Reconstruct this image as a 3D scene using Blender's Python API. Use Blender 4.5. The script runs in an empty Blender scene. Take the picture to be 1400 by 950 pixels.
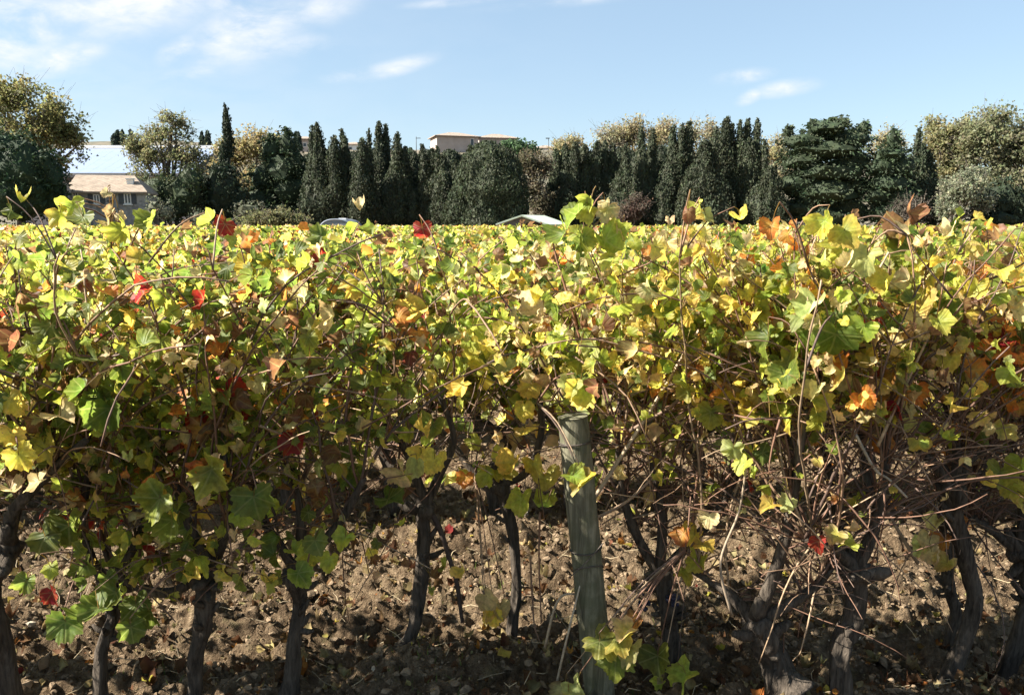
import bpy, math
import numpy as np
from mathutils import Vector

# ------------------------------------------------------------------ camera, sky, sun, exposure
C = bpy.context.scene
COL = C.collection
F_PX, W_PX, H_PX, HORIZON = 1050.0, 1400.0, 950.0, 303.0
CAM_H = 1.6
PITCH = math.atan((H_PX / 2 - HORIZON) / F_PX)
cam_d = bpy.data.cameras.new('camera')
cam = bpy.data.objects.new('camera', cam_d); COL.objects.link(cam)
cam.location = (0, 0, CAM_H)
cam.rotation_euler = (math.pi / 2 - PITCH, 0, 0)
cam_d.sensor_fit = 'HORIZONTAL'; cam_d.sensor_width = 36.0
cam_d.lens = 36.0 * F_PX / W_PX
cam_d.clip_start = 0.05; cam_d.clip_end = 6000
C.camera = cam
cp, sp = math.cos(PITCH), math.sin(PITCH)

SUN_AZ, SUN_EL = math.radians(-99), math.radians(40)      # azimuth clockwise from +Y (view direction)
sun_dir = Vector((math.sin(SUN_AZ) * math.cos(SUN_EL), math.cos(SUN_AZ) * math.cos(SUN_EL), math.sin(SUN_EL)))

def ray(px, py):
    a = (px - W_PX / 2) / F_PX; b = (H_PX / 2 - py) / F_PX
    return np.array([a, cp + b * sp, -sp + b * cp])
def P(px, py, Y):
    """world point seen at a place of the photograph, at depth Y"""
    d = ray(px, py); return np.array([0, 0, CAM_H]) + d * (Y / d[1])
def G(px, py):
    d = ray(px, py); return np.array([0, 0, CAM_H]) + d * (-CAM_H / d[2])
def PPM(Y, z=1.0):
    return F_PX / (Y * cp + (CAM_H - z) * sp)

world = bpy.data.worlds.new('World'); C.world = world; world.use_nodes = True
nt = world.node_tree; nt.nodes.clear()
def wn(t, **k):
    n = nt.nodes.new(t)
    for a, b in k.items(): setattr(n, a, b)
    return n
def wl(a, b): nt.links.new(a, b)
wout = wn('ShaderNodeOutputWorld'); wbg = wn('ShaderNodeBackground'); wbg.inputs['Strength'].default_value = 0.0505
sky = wn('ShaderNodeTexSky'); sky.sky_type = 'NISHITA'; sky.sun_disc = False
sky.sun_elevation = SUN_EL; sky.sun_rotation = SUN_AZ
sky.altitude = 50; sky.air_density = 1.0; sky.dust_density = 0.6; sky.ozone_density = 1.3
tc = wn('ShaderNodeTexCoord')
sep = wn('ShaderNodeSeparateXYZ'); wl(tc.outputs['Generated'], sep.inputs[0])
def wmath(op, a, b=None):
    n = wn('ShaderNodeMath', operation=op)
    for i, v in enumerate((a, b)):
        if v is None: continue
        if isinstance(v, (int, float)): n.inputs[i].default_value = v
        else: wl(v, n.inputs[i])
    return n.outputs[0]
ymax = wmath('MAXIMUM', sep.outputs[1], 0.02)
u = wmath('DIVIDE', sep.outputs[0], ymax); v = wmath('DIVIDE', sep.outputs[2], ymax)
uv = wn('ShaderNodeCombineXYZ'); wl(u, uv.inputs[0]); wl(v, uv.inputs[1])
def cloud_noise(sx, sy, rot, detail, lo, hi, off):
    mp = wn('ShaderNodeMapping'); mp.inputs['Scale'].default_value = (sx, sy, 1); mp.inputs['Rotation'].default_value = (0, 0, rot)
    mp.inputs['Location'].default_value = (off, off * .7, 0)
    wl(uv.outputs[0], mp.inputs[0])
    nz = wn('ShaderNodeTexNoise'); nz.inputs['Scale'].default_value = 1; nz.inputs['Detail'].default_value = detail; nz.inputs['Roughness'].default_value = .58
    nz.inputs['Distortion'].default_value = .35
    wl(mp.outputs[0], nz.inputs['Vector'])
    mr = wn('ShaderNodeMapRange', interpolation_type='SMOOTHSTEP'); mr.inputs['From Min'].default_value = lo; mr.inputs['From Max'].default_value = hi
    wl(nz.outputs['Fac'], mr.inputs['Value']); return mr.outputs[0]
def puv(px, py):
    d = ray(px, py); return d[0] / d[1], d[2] / d[1]
blobs = [  # px, py, half width, half height, tilt, strength : wisps of cloud in the sky
    (0, 40, 110, 70, .25, .95), (175, 2, 150, 48, .15, .9), (88, 80, 62, 20, .28, .9), (70, 100, 60, 10, .15, .3), (340, 40, 95, 46, .45, .85),
    (242, 68, 34, 14, .45, .9), (395, 62, 60, 16, .1, .45), (440, 8, 60, 26, .2, .6), (540, 93, 60, 12, .24, .8), (480, 104, 55, 10, .1, .5), (270, 98, 46, 10, .15, .45), (300, 2, 30, 14, .1, .7),
    (620, 3, 70, 7, .08, .6), (780, 2, 120, 8, .09, .4), (1016, 105, 42, 11, .12, .95), (1072, 121, 50, 12, .12, 1.0), (1028, 131, 24, 10, .45, .8)]
tot = None
for (bx, by, rw, rh, tilt, st) in blobs:
    cu, cv = puv(bx, by)
    mp = wn('ShaderNodeMapping', vector_type='TEXTURE')
    mp.inputs['Location'].default_value = (cu, cv, 0); mp.inputs['Rotation'].default_value = (0, 0, tilt); mp.inputs['Scale'].default_value = (rw / F_PX, rh / F_PX, 1)
    wl(uv.outputs[0], mp.inputs[0])
    ln = wn('ShaderNodeVectorMath', operation='LENGTH'); wl(mp.outputs[0], ln.inputs[0])
    mr = wn('ShaderNodeMapRange', interpolation_type='SMOOTHSTEP')
    mr.inputs['From Min'].default_value = 0.0; mr.inputs['From Max'].default_value = 1.25; mr.inputs['To Min'].default_value = st; mr.inputs['To Max'].default_value = 0
    wl(ln.outputs['Value'], mr.inputs['Value'])
    tot = mr.outputs[0] if tot is None else wmath('MAXIMUM', tot, mr.outputs[0])
n1 = cloud_noise(9, 22, .3, 6, .28, .62, 3.1)
n2 = cloud_noise(30, 60, .35, 5, .2, .75, 1.3)
nn = wmath('MULTIPLY', n1, wmath('ADD', wmath('MULTIPLY', n2, .6), .4))
# a thin veil towards the left of the sky
veil = wn('ShaderNodeMapRange', interpolation_type='SMOOTHSTEP'); veil.inputs['From Min'].default_value = .25; veil.inputs['From Max'].default_value = -.75
veil.inputs['To Max'].default_value = .16
wl(u, veil.inputs['Value'])
cl = wmath('MINIMUM', wmath('ADD', wmath('MULTIPLY', wmath('MULTIPLY', tot, nn), 1.35), wmath('MULTIPLY', veil.outputs[0], n1)), .96)
front = wmath('GREATER_THAN', sep.outputs[1], .03)
up = wmath('GREATER_THAN', sep.outputs[2], 0.0)
cl = wmath('MULTIPLY', wmath('MULTIPLY', cl, front), up)
mixc = wn('ShaderNodeMix', data_type='RGBA'); mixs = wn('ShaderNodeMix', data_type='RGBA'); mixs.inputs[0].default_value = .5; wl(sky.outputs[0], mixs.inputs[6]); mixs.inputs[7].default_value = (2.55, 3.5, 4.3, 1)
wl(cl, mixc.inputs[0]); wl(mixs.outputs[2], mixc.inputs[6]); mixc.inputs[7].default_value = (5.0, 5.15, 5.35, 1)
wl(mixc.outputs[2], wbg.inputs['Color']); wl(wbg.outputs[0], wout.inputs['Surface'])

sun_d = bpy.data.lights.new('sun', 'SUN'); sun_d.energy = 5.0; sun_d.angle = math.radians(.53); sun_d.color = (1.0, .93, .82)
sun = bpy.data.objects.new('sun', sun_d); COL.objects.link(sun); sun.location = (-30, 0, 40)
sun.rotation_euler = sun_dir.to_track_quat('Z', 'Y').to_euler()
C.view_settings.view_transform = 'Standard'; C.view_settings.look = 'None'; C.view_settings.gamma = 1; C.view_settings.use_curve_mapping = False
C.view_settings.exposure = 2.0
C.render.engine = 'CYCLES'
C.cycles.max_bounces = 8; C.cycles.diffuse_bounces = 4; C.cycles.transmission_bounces = 6; C.cycles.use_denoising = True
try:
    C.cycles.denoiser = 'OPENIMAGEDENOISE'; C.cycles.denoising_prefilter = 'ACCURATE'; C.cycles.denoising_input_passes = 'RGB_ALBEDO_NORMAL'
except Exception: pass

# ------------------------------------------------------------------ helpers
rng = np.random.default_rng(7)
def nrm(a):
    a = np.asarray(a, float); return a / np.maximum(np.linalg.norm(a, axis=-1, keepdims=True), 1e-9)

def _hash(ix, iy, iz, seed):
    h = (ix.astype(np.int64) * 374761393 + iy.astype(np.int64) * 668265263 + iz.astype(np.int64) * 2147483647 + seed * 974634777) & 0xffffffff
    h = ((h ^ (h >> 13)) * 1274126177) & 0xffffffff
    h = ((h ^ (h >> 16)) * 2246822519) & 0xffffffff
    return ((h ^ (h >> 15)) & 0xffff) / 65535.0
def vnoise(p, seed=0):
    p = np.asarray(p, float); i = np.floor(p).astype(np.int64); f = p - i; f = f * f * (3 - 2 * f); r = 0
    for dx in (0, 1):
        for dy in (0, 1):
            for dz in (0, 1):
                w = (f[..., 0] if dx else 1 - f[..., 0]) * (f[..., 1] if dy else 1 - f[..., 1]) * (f[..., 2] if dz else 1 - f[..., 2])
                r = r + w * _hash(i[..., 0] + dx, i[..., 1] + dy, i[..., 2] + dz, seed)
    return r * 2 - 1
def fbm(p, oct=4, seed=0):
    s, a, r = 1.0, 1.0, 0
    p = np.asarray(p, float)
    for k in range(oct): r = r + a * vnoise(p * s + k * 17.3, seed + k); s *= 2.1; a *= .5
    return r

class MB:
    """collects triangles with a colour and a uv per vertex"""
    def __init__(s): s.v = []; s.f = []; s.c = []; s.uv = []; s.m = []; s.n = 0
    def add(s, v, f, c=(.5, .5, .5), uv=None, m=0):
        v = np.asarray(v, float).reshape(-1, 3); f = np.asarray(f, int).reshape(-1, 3)
        s.v.append(v); s.f.append(f + s.n); c = np.asarray(c, float)
        s.c.append(np.broadcast_to(c, (len(v), 3)).copy() if c.ndim == 1 else c)
        s.uv.append(np.full((len(v), 2), 9.0) if uv is None else np.asarray(uv, float)); s.m.append(np.full(len(f), m)); s.n += len(v)
    def mesh(s, name, mats, off=(0, 0, 0), smooth=True):
        V = np.concatenate(s.v) - np.asarray(off); Fc = np.concatenate(s.f); Cc = np.concatenate(s.c); U = np.concatenate(s.uv); M = np.concatenate(s.m)
        me = bpy.data.meshes.new(name)
        me.vertices.add(len(V)); me.vertices.foreach_set('co', V.astype(np.float32).ravel())
        me.loops.add(Fc.size); me.loops.foreach_set('vertex_index', Fc.astype(np.int32).ravel())
        me.polygons.add(len(Fc)); me.polygons.foreach_set('loop_start', np.arange(0, Fc.size, 3, dtype=np.int32))
        me.polygons.foreach_set('material_index', M.astype(np.int32)); me.polygons.foreach_set('use_smooth', np.full(len(Fc), smooth))
        a = me.color_attributes.new('Col', 'FLOAT_COLOR', 'POINT')
        a.data.foreach_set('color', np.concatenate([Cc, np.ones((len(Cc), 1))], 1).astype(np.float32).ravel())
        ul = me.uv_layers.new(name='UVMap'); ul.data.foreach_set('uv', U[Fc.ravel()].astype(np.float32).ravel())
        for m in (mats if isinstance(mats, (list, tuple)) else [mats]): me.materials.append(m)
        me.update(calc_edges=True); return me
    def obj(s, name, mats, parent=None, off=(0, 0, 0), smooth=True):
        o = bpy.data.objects.new(name, s.mesh(name, mats, off, smooth)); COL.objects.link(o)
        if parent is not None: o.parent = parent
        return o

def empty(name, loc, label=None, cat=None, group=None):
    o = bpy.data.objects.new(name, None); COL.objects.link(o); o.location = tuple(loc); o.empty_display_size = .2
    if label: tag(o, label, cat, group)
    return o
def tag(o, label=None, cat=None, group=None, kind=None):
    if label: o['label'] = label
    if cat: o['category'] = cat
    if group: o['group'] = group
    if kind: o['kind'] = kind
    return o

def smooth_path(pts, n):
    pts = np.asarray(pts, float); m = len(pts)
    if m == 2: t = np.linspace(0, 1, n)[:, None]; return pts[0] * (1 - t) + pts[1] * t
    q = np.concatenate([[2 * pts[0] - pts[1]], pts, [2 * pts[-1] - pts[-2]]]); out = []
    for t in np.linspace(0, m - 1 - 1e-6, n):
        i = int(t); f = t - i; a, b, c, d = q[i:i + 4]
        out.append(.5 * (2 * b + (c - a) * f + (2 * a - 5 * b + 4 * c - d) * f * f + (3 * b - a - 3 * c + d) * f ** 3))
    return np.array(out)
def tube(mb, pts, rad, k=6, c=(.2, .15, .1), rough=0., seed=0, cap=True, m=0, twist=0.):
    pts = np.asarray(pts, float); n = len(pts); rad = np.broadcast_to(np.asarray(rad, float), (n,))
    T = nrm(np.gradient(pts, axis=0)); ref = np.array([.31, .95, .05]) if abs(T[:, 1]).mean() < .8 else np.array([1., 0, 0])
    A = nrm(np.cross(T, ref)); B = np.cross(T, A)
    th = np.linspace(0, 2 * math.pi, k, endpoint=False)[None] + twist * np.linspace(0, 1, n)[:, None]
    L = np.concatenate([[0], np.cumsum(np.linalg.norm(np.diff(pts, axis=0), axis=1))])
    R = np.repeat(rad[:, None], k, 1)
    if rough:
        q = np.stack([np.cos(th) * 1.7, np.sin(th) * 1.7, np.repeat(L[:, None] * 9, k, 1)], -1)
        q2 = np.stack([np.cos(th) * 4.5, np.sin(th) * 4.5, np.repeat(L[:, None] * 14, k, 1)], -1)
        R = R * (1 + rough * vnoise(q, seed) + rough * .55 * vnoise(q2, seed + 5))
    V = pts[:, None] + R[..., None] * (np.cos(th)[..., None] * A[:, None] + np.sin(th)[..., None] * B[:, None])
    V = V.reshape(-1, 3); i = np.arange(n - 1)[:, None] * k; j = np.arange(k)[None]; jn = (j + 1) % k
    a, b, cc, d = (i + j).ravel(), (i + jn).ravel(), (i + k + jn).ravel(), (i + k + j).ravel()
    Fc = np.concatenate([np.stack([a, b, cc], 1), np.stack([a, cc, d], 1)])
    if cap:
        V = np.concatenate([V, pts[-1:] + T[-1:] * rad[-1] * .4, pts[:1]]); e = n * k
        jj = np.arange(k); Fc = np.concatenate([Fc, np.stack([(n - 1) * k + jj, (n - 1) * k + (jj + 1) % k, np.full(k, e)], 1), np.stack([(jj + 1) % k, jj, np.full(k, e + 1)], 1)])
    uvs = np.stack([np.tile(np.arange(k) / k, n), np.repeat(L, k)], 1)
    if cap: uvs = np.concatenate([uvs, uvs[-1:], uvs[:1]])
    c = np.asarray(c, float)
    if c.ndim == 2 and len(c) == n:
        c = np.repeat(c, k, 0)
        if cap: c = np.concatenate([c, c[-1:], c[:1]])
    mb.add(V, Fc, c, uv=uvs, m=m)
def box(mb, lo, hi, c=(.5, .5, .5), rot=0., org=(0, 0, 0), m=0):
    x0, y0, z0 = lo; x1, y1, z1 = hi
    v = np.array([[x0, y0, z0], [x1, y0, z0], [x1, y1, z0], [x0, y1, z0], [x0, y0, z1], [x1, y0, z1], [x1, y1, z1], [x0, y1, z1]], float)
    f = [[0, 2, 1], [0, 3, 2], [4, 5, 6], [4, 6, 7], [0, 1, 5], [0, 5, 4], [1, 2, 6], [1, 6, 5], [2, 3, 7], [2, 7, 6], [3, 0, 4], [3, 4, 7]]
    cr, sr = math.cos(rot), math.sin(rot); v = np.stack([v[:, 0] * cr - v[:, 1] * sr, v[:, 0] * sr + v[:, 1] * cr, v[:, 2]], 1) + np.asarray(org)
    mb.add(v, f, c, m=m)
def poly(mb, pts, c=(.5, .5, .5), m=0, thick=None):
    """flat polygon; with thick an extruded slab along that vector"""
    pts = np.asarray(pts, float); n = len(pts); f = [[0, i, i + 1] for i in range(1, n - 1)]
    if thick is None: mb.add(pts, f, c, m=m); return
    t = np.asarray(thick, float); v = np.concatenate([pts, pts + t]); g = [[a + n, cc + n, b + n] for a, b, cc in f]
    s = []
    for i in range(n): j = (i + 1) % n; s += [[i, i + n, j + n], [i, j + n, j]]
    mb.add(v, f + g + s, c, m=m)

# ------------------------------------------------------------------ materials
def mat(name):
    m = bpy.data.materials.new(name); m.use_nodes = True; t = m.node_tree; t.nodes.clear()
    def N(ty, **k):
        n = t.nodes.new(ty)
        for a, b in k.items(): setattr(n, a, b)
        return n
    def L(a, b): t.links.new(a, b)
    out = N('ShaderNodeOutputMaterial')
    return m, N, L, out
def mth(N, L, op, a, b=None, c=None, clamp=False):
    n = N('ShaderNodeMath', operation=op); n.use_clamp = clamp
    for i, v in enumerate((a, b, c)):
        if v is None: continue
        if isinstance(v, (int, float)): n.inputs[i].default_value = v
        else: L(v, n.inputs[i])
    return n.outputs[0]
def noise(N, L, scale, detail=4, rough=.55, vec=None, dist=0.):
    n = N('ShaderNodeTexNoise'); n.inputs['Scale'].default_value = scale; n.inputs['Detail'].default_value = detail; n.inputs['Roughness'].default_value = rough; n.inputs['Distortion'].default_value = dist
    if vec is not None: L(vec, n.inputs['Vector'])
    return n
def ramp(N, L, fac, stops):
    r = N('ShaderNodeValToRGB'); e = r.color_ramp.elements
    while len(e) < len(stops): e.new(.5)
    for el, (p, c) in zip(e, stops): el.position = p; el.color = (*c, 1)
    L(fac, r.inputs[0]); return r.outputs[0]
def rgbmix(N, L, f, a, b, bt='MIX'):
    n = N('ShaderNodeMix', data_type='RGBA', blend_type=bt)
    for i, v in ((0, f), (6, a), (7, b)):
        if isinstance(v, (int, float)): n.inputs[i].default_value = v
        elif isinstance(v, tuple): n.inputs[i].default_value = (*v, 1)
        else: L(v, n.inputs[i])
    return n.outputs[2]
def bump(N, L, h, strength=.5, dist=.02):
    b = N('ShaderNodeBump'); b.inputs['Strength'].default_value = strength; b.inputs['Distance'].default_value = dist; L(h, b.inputs['Height']); return b.outputs[0]

def leaf_material(name, trans=.57, veins=True, rough=.5, spec=.32, mottle=70):
    m, N, L, out = mat(name)
    at = N('ShaderNodeAttribute', attribute_name='Col'); col = at.outputs['Color']
    tcn = N('ShaderNodeTexCoord'); nz = noise(N, L, mottle, 3, .6, tcn.outputs['Object'])
    f = N('ShaderNodeMapRange'); f.inputs['From Min'].default_value = .3; f.inputs['From Max'].default_value = .7; f.inputs['To Min'].default_value = .68; f.inputs['To Max'].default_value = 1.28; L(nz.outputs['Fac'], f.inputs['Value'])
    hs = N('ShaderNodeHueSaturation'); L(f.outputs[0], hs.inputs['Value']); L(col, hs.inputs['Color'])
    hv = N('ShaderNodeMapRange'); hv.inputs['From Min'].default_value = .3; hv.inputs['From Max'].default_value = .7; hv.inputs['To Min'].default_value = .485; hv.inputs['To Max'].default_value = .515
    nz2 = noise(N, L, mottle * .45, 2, .5, tcn.outputs['Object']); L(nz2.outputs['Fac'], hv.inputs['Value']); L(hv.outputs[0], hs.inputs['Hue']); col = hs.outputs[0]
    nrmv = None
    if veins:
        uvn = N('ShaderNodeUVMap', uv_map='UVMap'); s = N('ShaderNodeSeparateXYZ'); L(uvn.outputs[0], s.inputs[0])
        ax = mth(N, L, 'ABSOLUTE', s.outputs[0]); ang = mth(N, L, 'ARCTAN2', ax, s.outputs[1])
        r = N('ShaderNodeVectorMath', operation='LENGTH'); L(uvn.outputs[0], r.inputs[0])
        dm = None
        for a in (0., 55., 110.):
            d = mth(N, L, 'MULTIPLY', mth(N, L, 'ABSOLUTE', mth(N, L, 'SUBTRACT', ang, math.radians(a))), r.outputs['Value'])
            dm = d if dm is None else mth(N, L, 'MINIMUM', dm, d)
        vf = N('ShaderNodeMapRange', interpolation_type='SMOOTHSTEP'); vf.inputs['From Min'].default_value = .012; vf.inputs['From Max'].default_value = .05; vf.inputs['To Min'].default_value = .2; vf.inputs['To Max'].default_value = 0
        L(dm, vf.inputs['Value'])
        col = rgbmix(N, L, vf.outputs[0], col, (.42, .40, .16))
        # blade bulging between the veins
        wv = mth(N, L, 'SINE', mth(N, L, 'MULTIPLY', dm, 26.)); nrmv = bump(N, L, wv, .25, .004)
    pb = N('ShaderNodeBsdfPrincipled'); L(col, pb.inputs['Base Color']); pb.inputs['Roughness'].default_value = rough; pb.inputs['Specular IOR Level'].default_value = spec
    if nrmv is not None: L(nrmv, pb.inputs['Normal'])
    tr = N('ShaderNodeBsdfTranslucent'); sat = N('ShaderNodeHueSaturation'); sat.inputs['Saturation'].default_value = 1.02; sat.inputs['Value'].default_value = 1.95; L(col, sat.inputs['Color']); L(sat.outputs[0], tr.inputs['Color'])
    mx = N('ShaderNodeMixShader'); mx.inputs[0].default_value = trans; L(pb.outputs[0], mx.inputs[1]); L(tr.outputs[0], mx.inputs[2]); L(mx.outputs[0], out.inputs['Surface'])
    return m

def bark_material(name, dark, light, sc=1.0):
    m, N, L, out = mat(name)
    tcn = N('ShaderNodeTexCoord'); mp = N('ShaderNodeMapping'); mp.inputs['Scale'].default_value = (70 * sc, 70 * sc, 9 * sc); L(tcn.outputs['Object'], mp.inputs[0])
    nz = noise(N, L, 1, 5, .65, mp.outputs[0], .6); n2 = noise(N, L, 12 * sc, 3, .5, tcn.outputs['Object'])
    f = mth(N, L, 'ADD', mth(N, L, 'MULTIPLY', nz.outputs['Fac'], .7), mth(N, L, 'MULTIPLY', n2.outputs['Fac'], .3))
    c = ramp(N, L, f, [(.32, dark), (.52, tuple((a + b) / 2 for a, b in zip(dark, light))), (.7, light)])
    pb = N('ShaderNodeBsdfPrincipled'); L(c, pb.inputs['Base Color']); pb.inputs['Roughness'].default_value = .92; pb.inputs['Specular IOR Level'].default_value = .15
    L(bump(N, L, nz.outputs['Fac'], .9, .012), pb.inputs['Normal']); L(pb.outputs[0], out.inputs['Surface']); return m
def plain(name, col, rough=.8, var=.25, scale=20, bmp=0., metal=0., spec=.3, attr=False):
    m, N, L, out = mat(name); tcn = N('ShaderNodeTexCoord'); nz = noise(N, L, scale, 5, .6, tcn.outputs['Object'])
    f = N('ShaderNodeMapRange'); f.inputs['From Min'].default_value = .3; f.inputs['From Max'].default_value = .7; f.inputs['To Min'].default_value = 1 - var; f.inputs['To Max'].default_value = 1 + var; L(nz.outputs['Fac'], f.inputs['Value'])
    hs = N('ShaderNodeHueSaturation'); L(f.outputs[0], hs.inputs['Value'])
    if attr: L(N('ShaderNodeAttribute', attribute_name='Col').outputs['Color'], hs.inputs['Color'])
    else: hs.inputs['Color'].default_value = (*col, 1)
    pb = N('ShaderNodeBsdfPrincipled'); L(hs.outputs[0], pb.inputs['Base Color']); pb.inputs['Roughness'].default_value = rough; pb.inputs['Metallic'].default_value = metal; pb.inputs['Specular IOR Level'].default_value = spec
    if bmp: L(bump(N, L, nz.outputs['Fac'], .8, bmp), pb.inputs['Normal'])
    L(pb.outputs[0], out.inputs['Surface']); return m

M_LEAF = leaf_material('vine_leaf')
M_LEAF_FAR = leaf_material('vine_leaf_plain', veins=False, mottle=25)
M_BARK = bark_material('vine_bark', (.009, .0075, .006), (.125, .102, .08))
M_CANE = plain('cane_bark', (.1, .06, .04), .7, .35, 60, attr=True, spec=.35)
M_FOL = leaf_material('tree_foliage', trans=.16, veins=False, rough=.7, spec=.2, mottle=1.2)
M_FOL_LIGHT = leaf_material('thin_tree_foliage', trans=.42, veins=False, rough=.65, spec=.2, mottle=1.2)
M_TBARK = bark_material('tree_bark', (.05, .042, .034), (.2, .17, .14), .12)

def soil_material():
    m, N, L, out = mat('soil'); tcn = N('ShaderNodeTexCoord'); o = tcn.outputs['Object']
    a = noise(N, L, 1.6, 4, .6, o); b = noise(N, L, 26, 6, .7, o); cc = noise(N, L, 110, 4, .65, o)
    f = mth(N, L, 'ADD', mth(N, L, 'MULTIPLY', a.outputs['Fac'], .35), mth(N, L, 'MULTIPLY', b.outputs['Fac'], .65))
    c = ramp(N, L, f, [(.34, (.045, .03, .018)), (.49, (.15, .105, .064)), (.62, (.28, .207, .13)), (.78, (.44, .345, .235))])
    g = ramp(N, L, noise(N, L, 9, 5, .65, o).outputs['Fac'], [(.56, (0, 0, 0)), (.72, (1, 1, 1))])
    c = rgbmix(N, L, mth(N, L, 'MULTIPLY', g, .35), c, (.20, .19, .09))
    pb = N('ShaderNodeBsdfPrincipled'); L(c, pb.inputs['Base Color']); pb.inputs['Roughness'].default_value = .97; pb.inputs['Specular IOR Level'].default_value = .1
    h = mth(N, L, 'ADD', b.outputs['Fac'], mth(N, L, 'MULTIPLY', cc.outputs['Fac'], .4)); L(bump(N, L, h, 1.0, .06), pb.inputs['Normal']); L(pb.outputs[0], out.inputs['Surface']); return m
M_SOIL = soil_material()
M_CLOD = plain('clod', (.3, .23, .16), .97, .35, 40, .01, attr=True, spec=.1)
M_LITTER = leaf_material('dry_litter', trans=.2, veins=False, rough=.8, spec=.1, mottle=40)

# ------------------------------------------------------------------ ground
def axis(fine0, fine1, step, far0, far1, g=1.22):
    a = list(np.arange(fine0, fine1, step)); s = step; x = fine1
    while x < far1: a.append(x); s *= g; x += s
    a.append(far1); s = step; x = fine0 - step; lo = []
    while x > far0: lo.append(x); s *= g; x -= s
    lo.append(far0); return np.array(lo[::-1] + a)
def ground_h(x, y):
    near = np.clip((14 - np.abs(y - 4)) / 8, 0, 1) * np.clip((12 - np.abs(x)) / 5, 0, 1)
    p = np.stack([x, y, np.zeros_like(x)], -1)
    furrow = .045 * np.sin((y - .12 * x) * 2 * math.pi / .42 + 1.3 * vnoise(p * 1.3, 3))
    big = .05 * fbm(p * 1.1, 3, 11); mid = .042 * fbm(p * np.array([5., 9., 1.]), 3, 21); cl = .056 * np.abs(vnoise(p * np.array([14., 24., 1.]), 31)) + .05 * np.abs(vnoise(p * np.array([27., 42., 1.]), 41)) - .022
    cl = cl * np.clip((5.6 - y) / 1.2, 0, 1); mid = mid * np.clip((8 - y) / 3, 0, 1)
    return near * (furrow + big + mid + cl - .05)
def build_ground():
    xs = axis(-3.2, 3.4, .015, -1500, 1500); ys = axis(1.6, 4.6, .0125, -60, 2500)
    X, Y = np.meshgrid(xs, ys); Z = ground_h(X, Y)
    V = np.stack([X, Y, Z], -1).reshape(-1, 3); nx, ny = len(xs), len(ys)
    i = (np.arange(ny - 1)[:, None] * nx + np.arange(nx - 1)[None]).ravel()
    mb = MB(); mb.add(V, np.concatenate([np.stack([i, i + 1, i + nx + 1], 1), np.stack([i, i + nx + 1, i + nx], 1)])); o = mb.obj('ground', M_SOIL); tag(o, kind='structure')
build_ground()
def gz(x, y): return float(ground_h(np.array([x], float), np.array([y], float))[0])

def icos():
    t = (1 + 5 ** .5) / 2
    v = nrm(np.array([[-1, t, 0], [1, t, 0], [-1, -t, 0], [1, -t, 0], [0, -1, t], [0, 1, t], [0, -1, -t], [0, 1, -t], [t, 0, -1], [t, 0, 1], [-t, 0, -1], [-t, 0, 1]]))
    f = np.array([[0, 11, 5], [0, 5, 1], [0, 1, 7], [0, 7, 10], [0, 10, 11], [1, 5, 9], [5, 11, 4], [11, 10, 2], [10, 7, 6], [7, 1, 8], [3, 9, 4], [3, 4, 2], [3, 2, 6], [3, 6, 8], [3, 8, 9], [4, 9, 5], [2, 4, 11], [6, 2, 10], [8, 6, 7], [9, 8, 1]])
    return v, f
ICO = icos()
def ico2():
    v, f = ICO; v = list(map(tuple, v)); cache = {}; g = []
    def mid(a, b):
        k = (min(a, b), max(a, b))
        if k not in cache: v.append(tuple(nrm(np.array(v[a]) + np.array(v[b])))); cache[k] = len(v) - 1
        return cache[k]
    for a, b, c in f: ab, bc, ca = mid(a, b), mid(b, c), mid(c, a); g += [[a, ab, ca], [b, bc, ab], [c, ca, bc], [ab, bc, ca]]
    return np.array(v), np.array(g)
ICO2 = ico2()

def scatter_clods():
    r = np.random.default_rng(3); n = 60000; v, f = ICO
    y = 1.75 + r.random(n) ** 1.5 * 8.0; x = (r.random(n) - .5) * 2 * (1.0 + .72 * y)
    s = .003 + .013 * r.random(n) ** 2.6; s[:90] = .016 + .016 * r.random(90)
    z = ground_h(x, y) + s * .25
    sc = (r.random((n, 1, 3)) * .7 + .65); V = v[None] * (1 + 1.05 * (r.random((n, 12, 1)) - .5)) * sc * s[:, None, None]
    a = r.random(n) * 6.28; ca, sa = np.cos(a)[:, None], np.sin(a)[:, None]
    V = np.stack([V[..., 0] * ca - V[..., 1] * sa, V[..., 0] * sa + V[..., 1] * ca, V[..., 2] * .75], -1) + np.stack([x, y, z], -1)[:, None]
    base = np.array([.175, .128, .083]) * (.65 + .6 * r.random((n, 1))); base[r.random(n) < .012] = np.array([.33, .28, .21])
    mb = MB(); mb.add(V.reshape(-1, 3), (f[None] + np.arange(n)[:, None, None] * 12).reshape(-1, 3), np.repeat(base, 12, 0)); o = mb.obj('soil_clods', M_CLOD, smooth=False); tag(o, 'dry crumbly clods of pale brown earth strewn between the vines', 'soil clods', kind='stuff')
scatter_clods()

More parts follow.
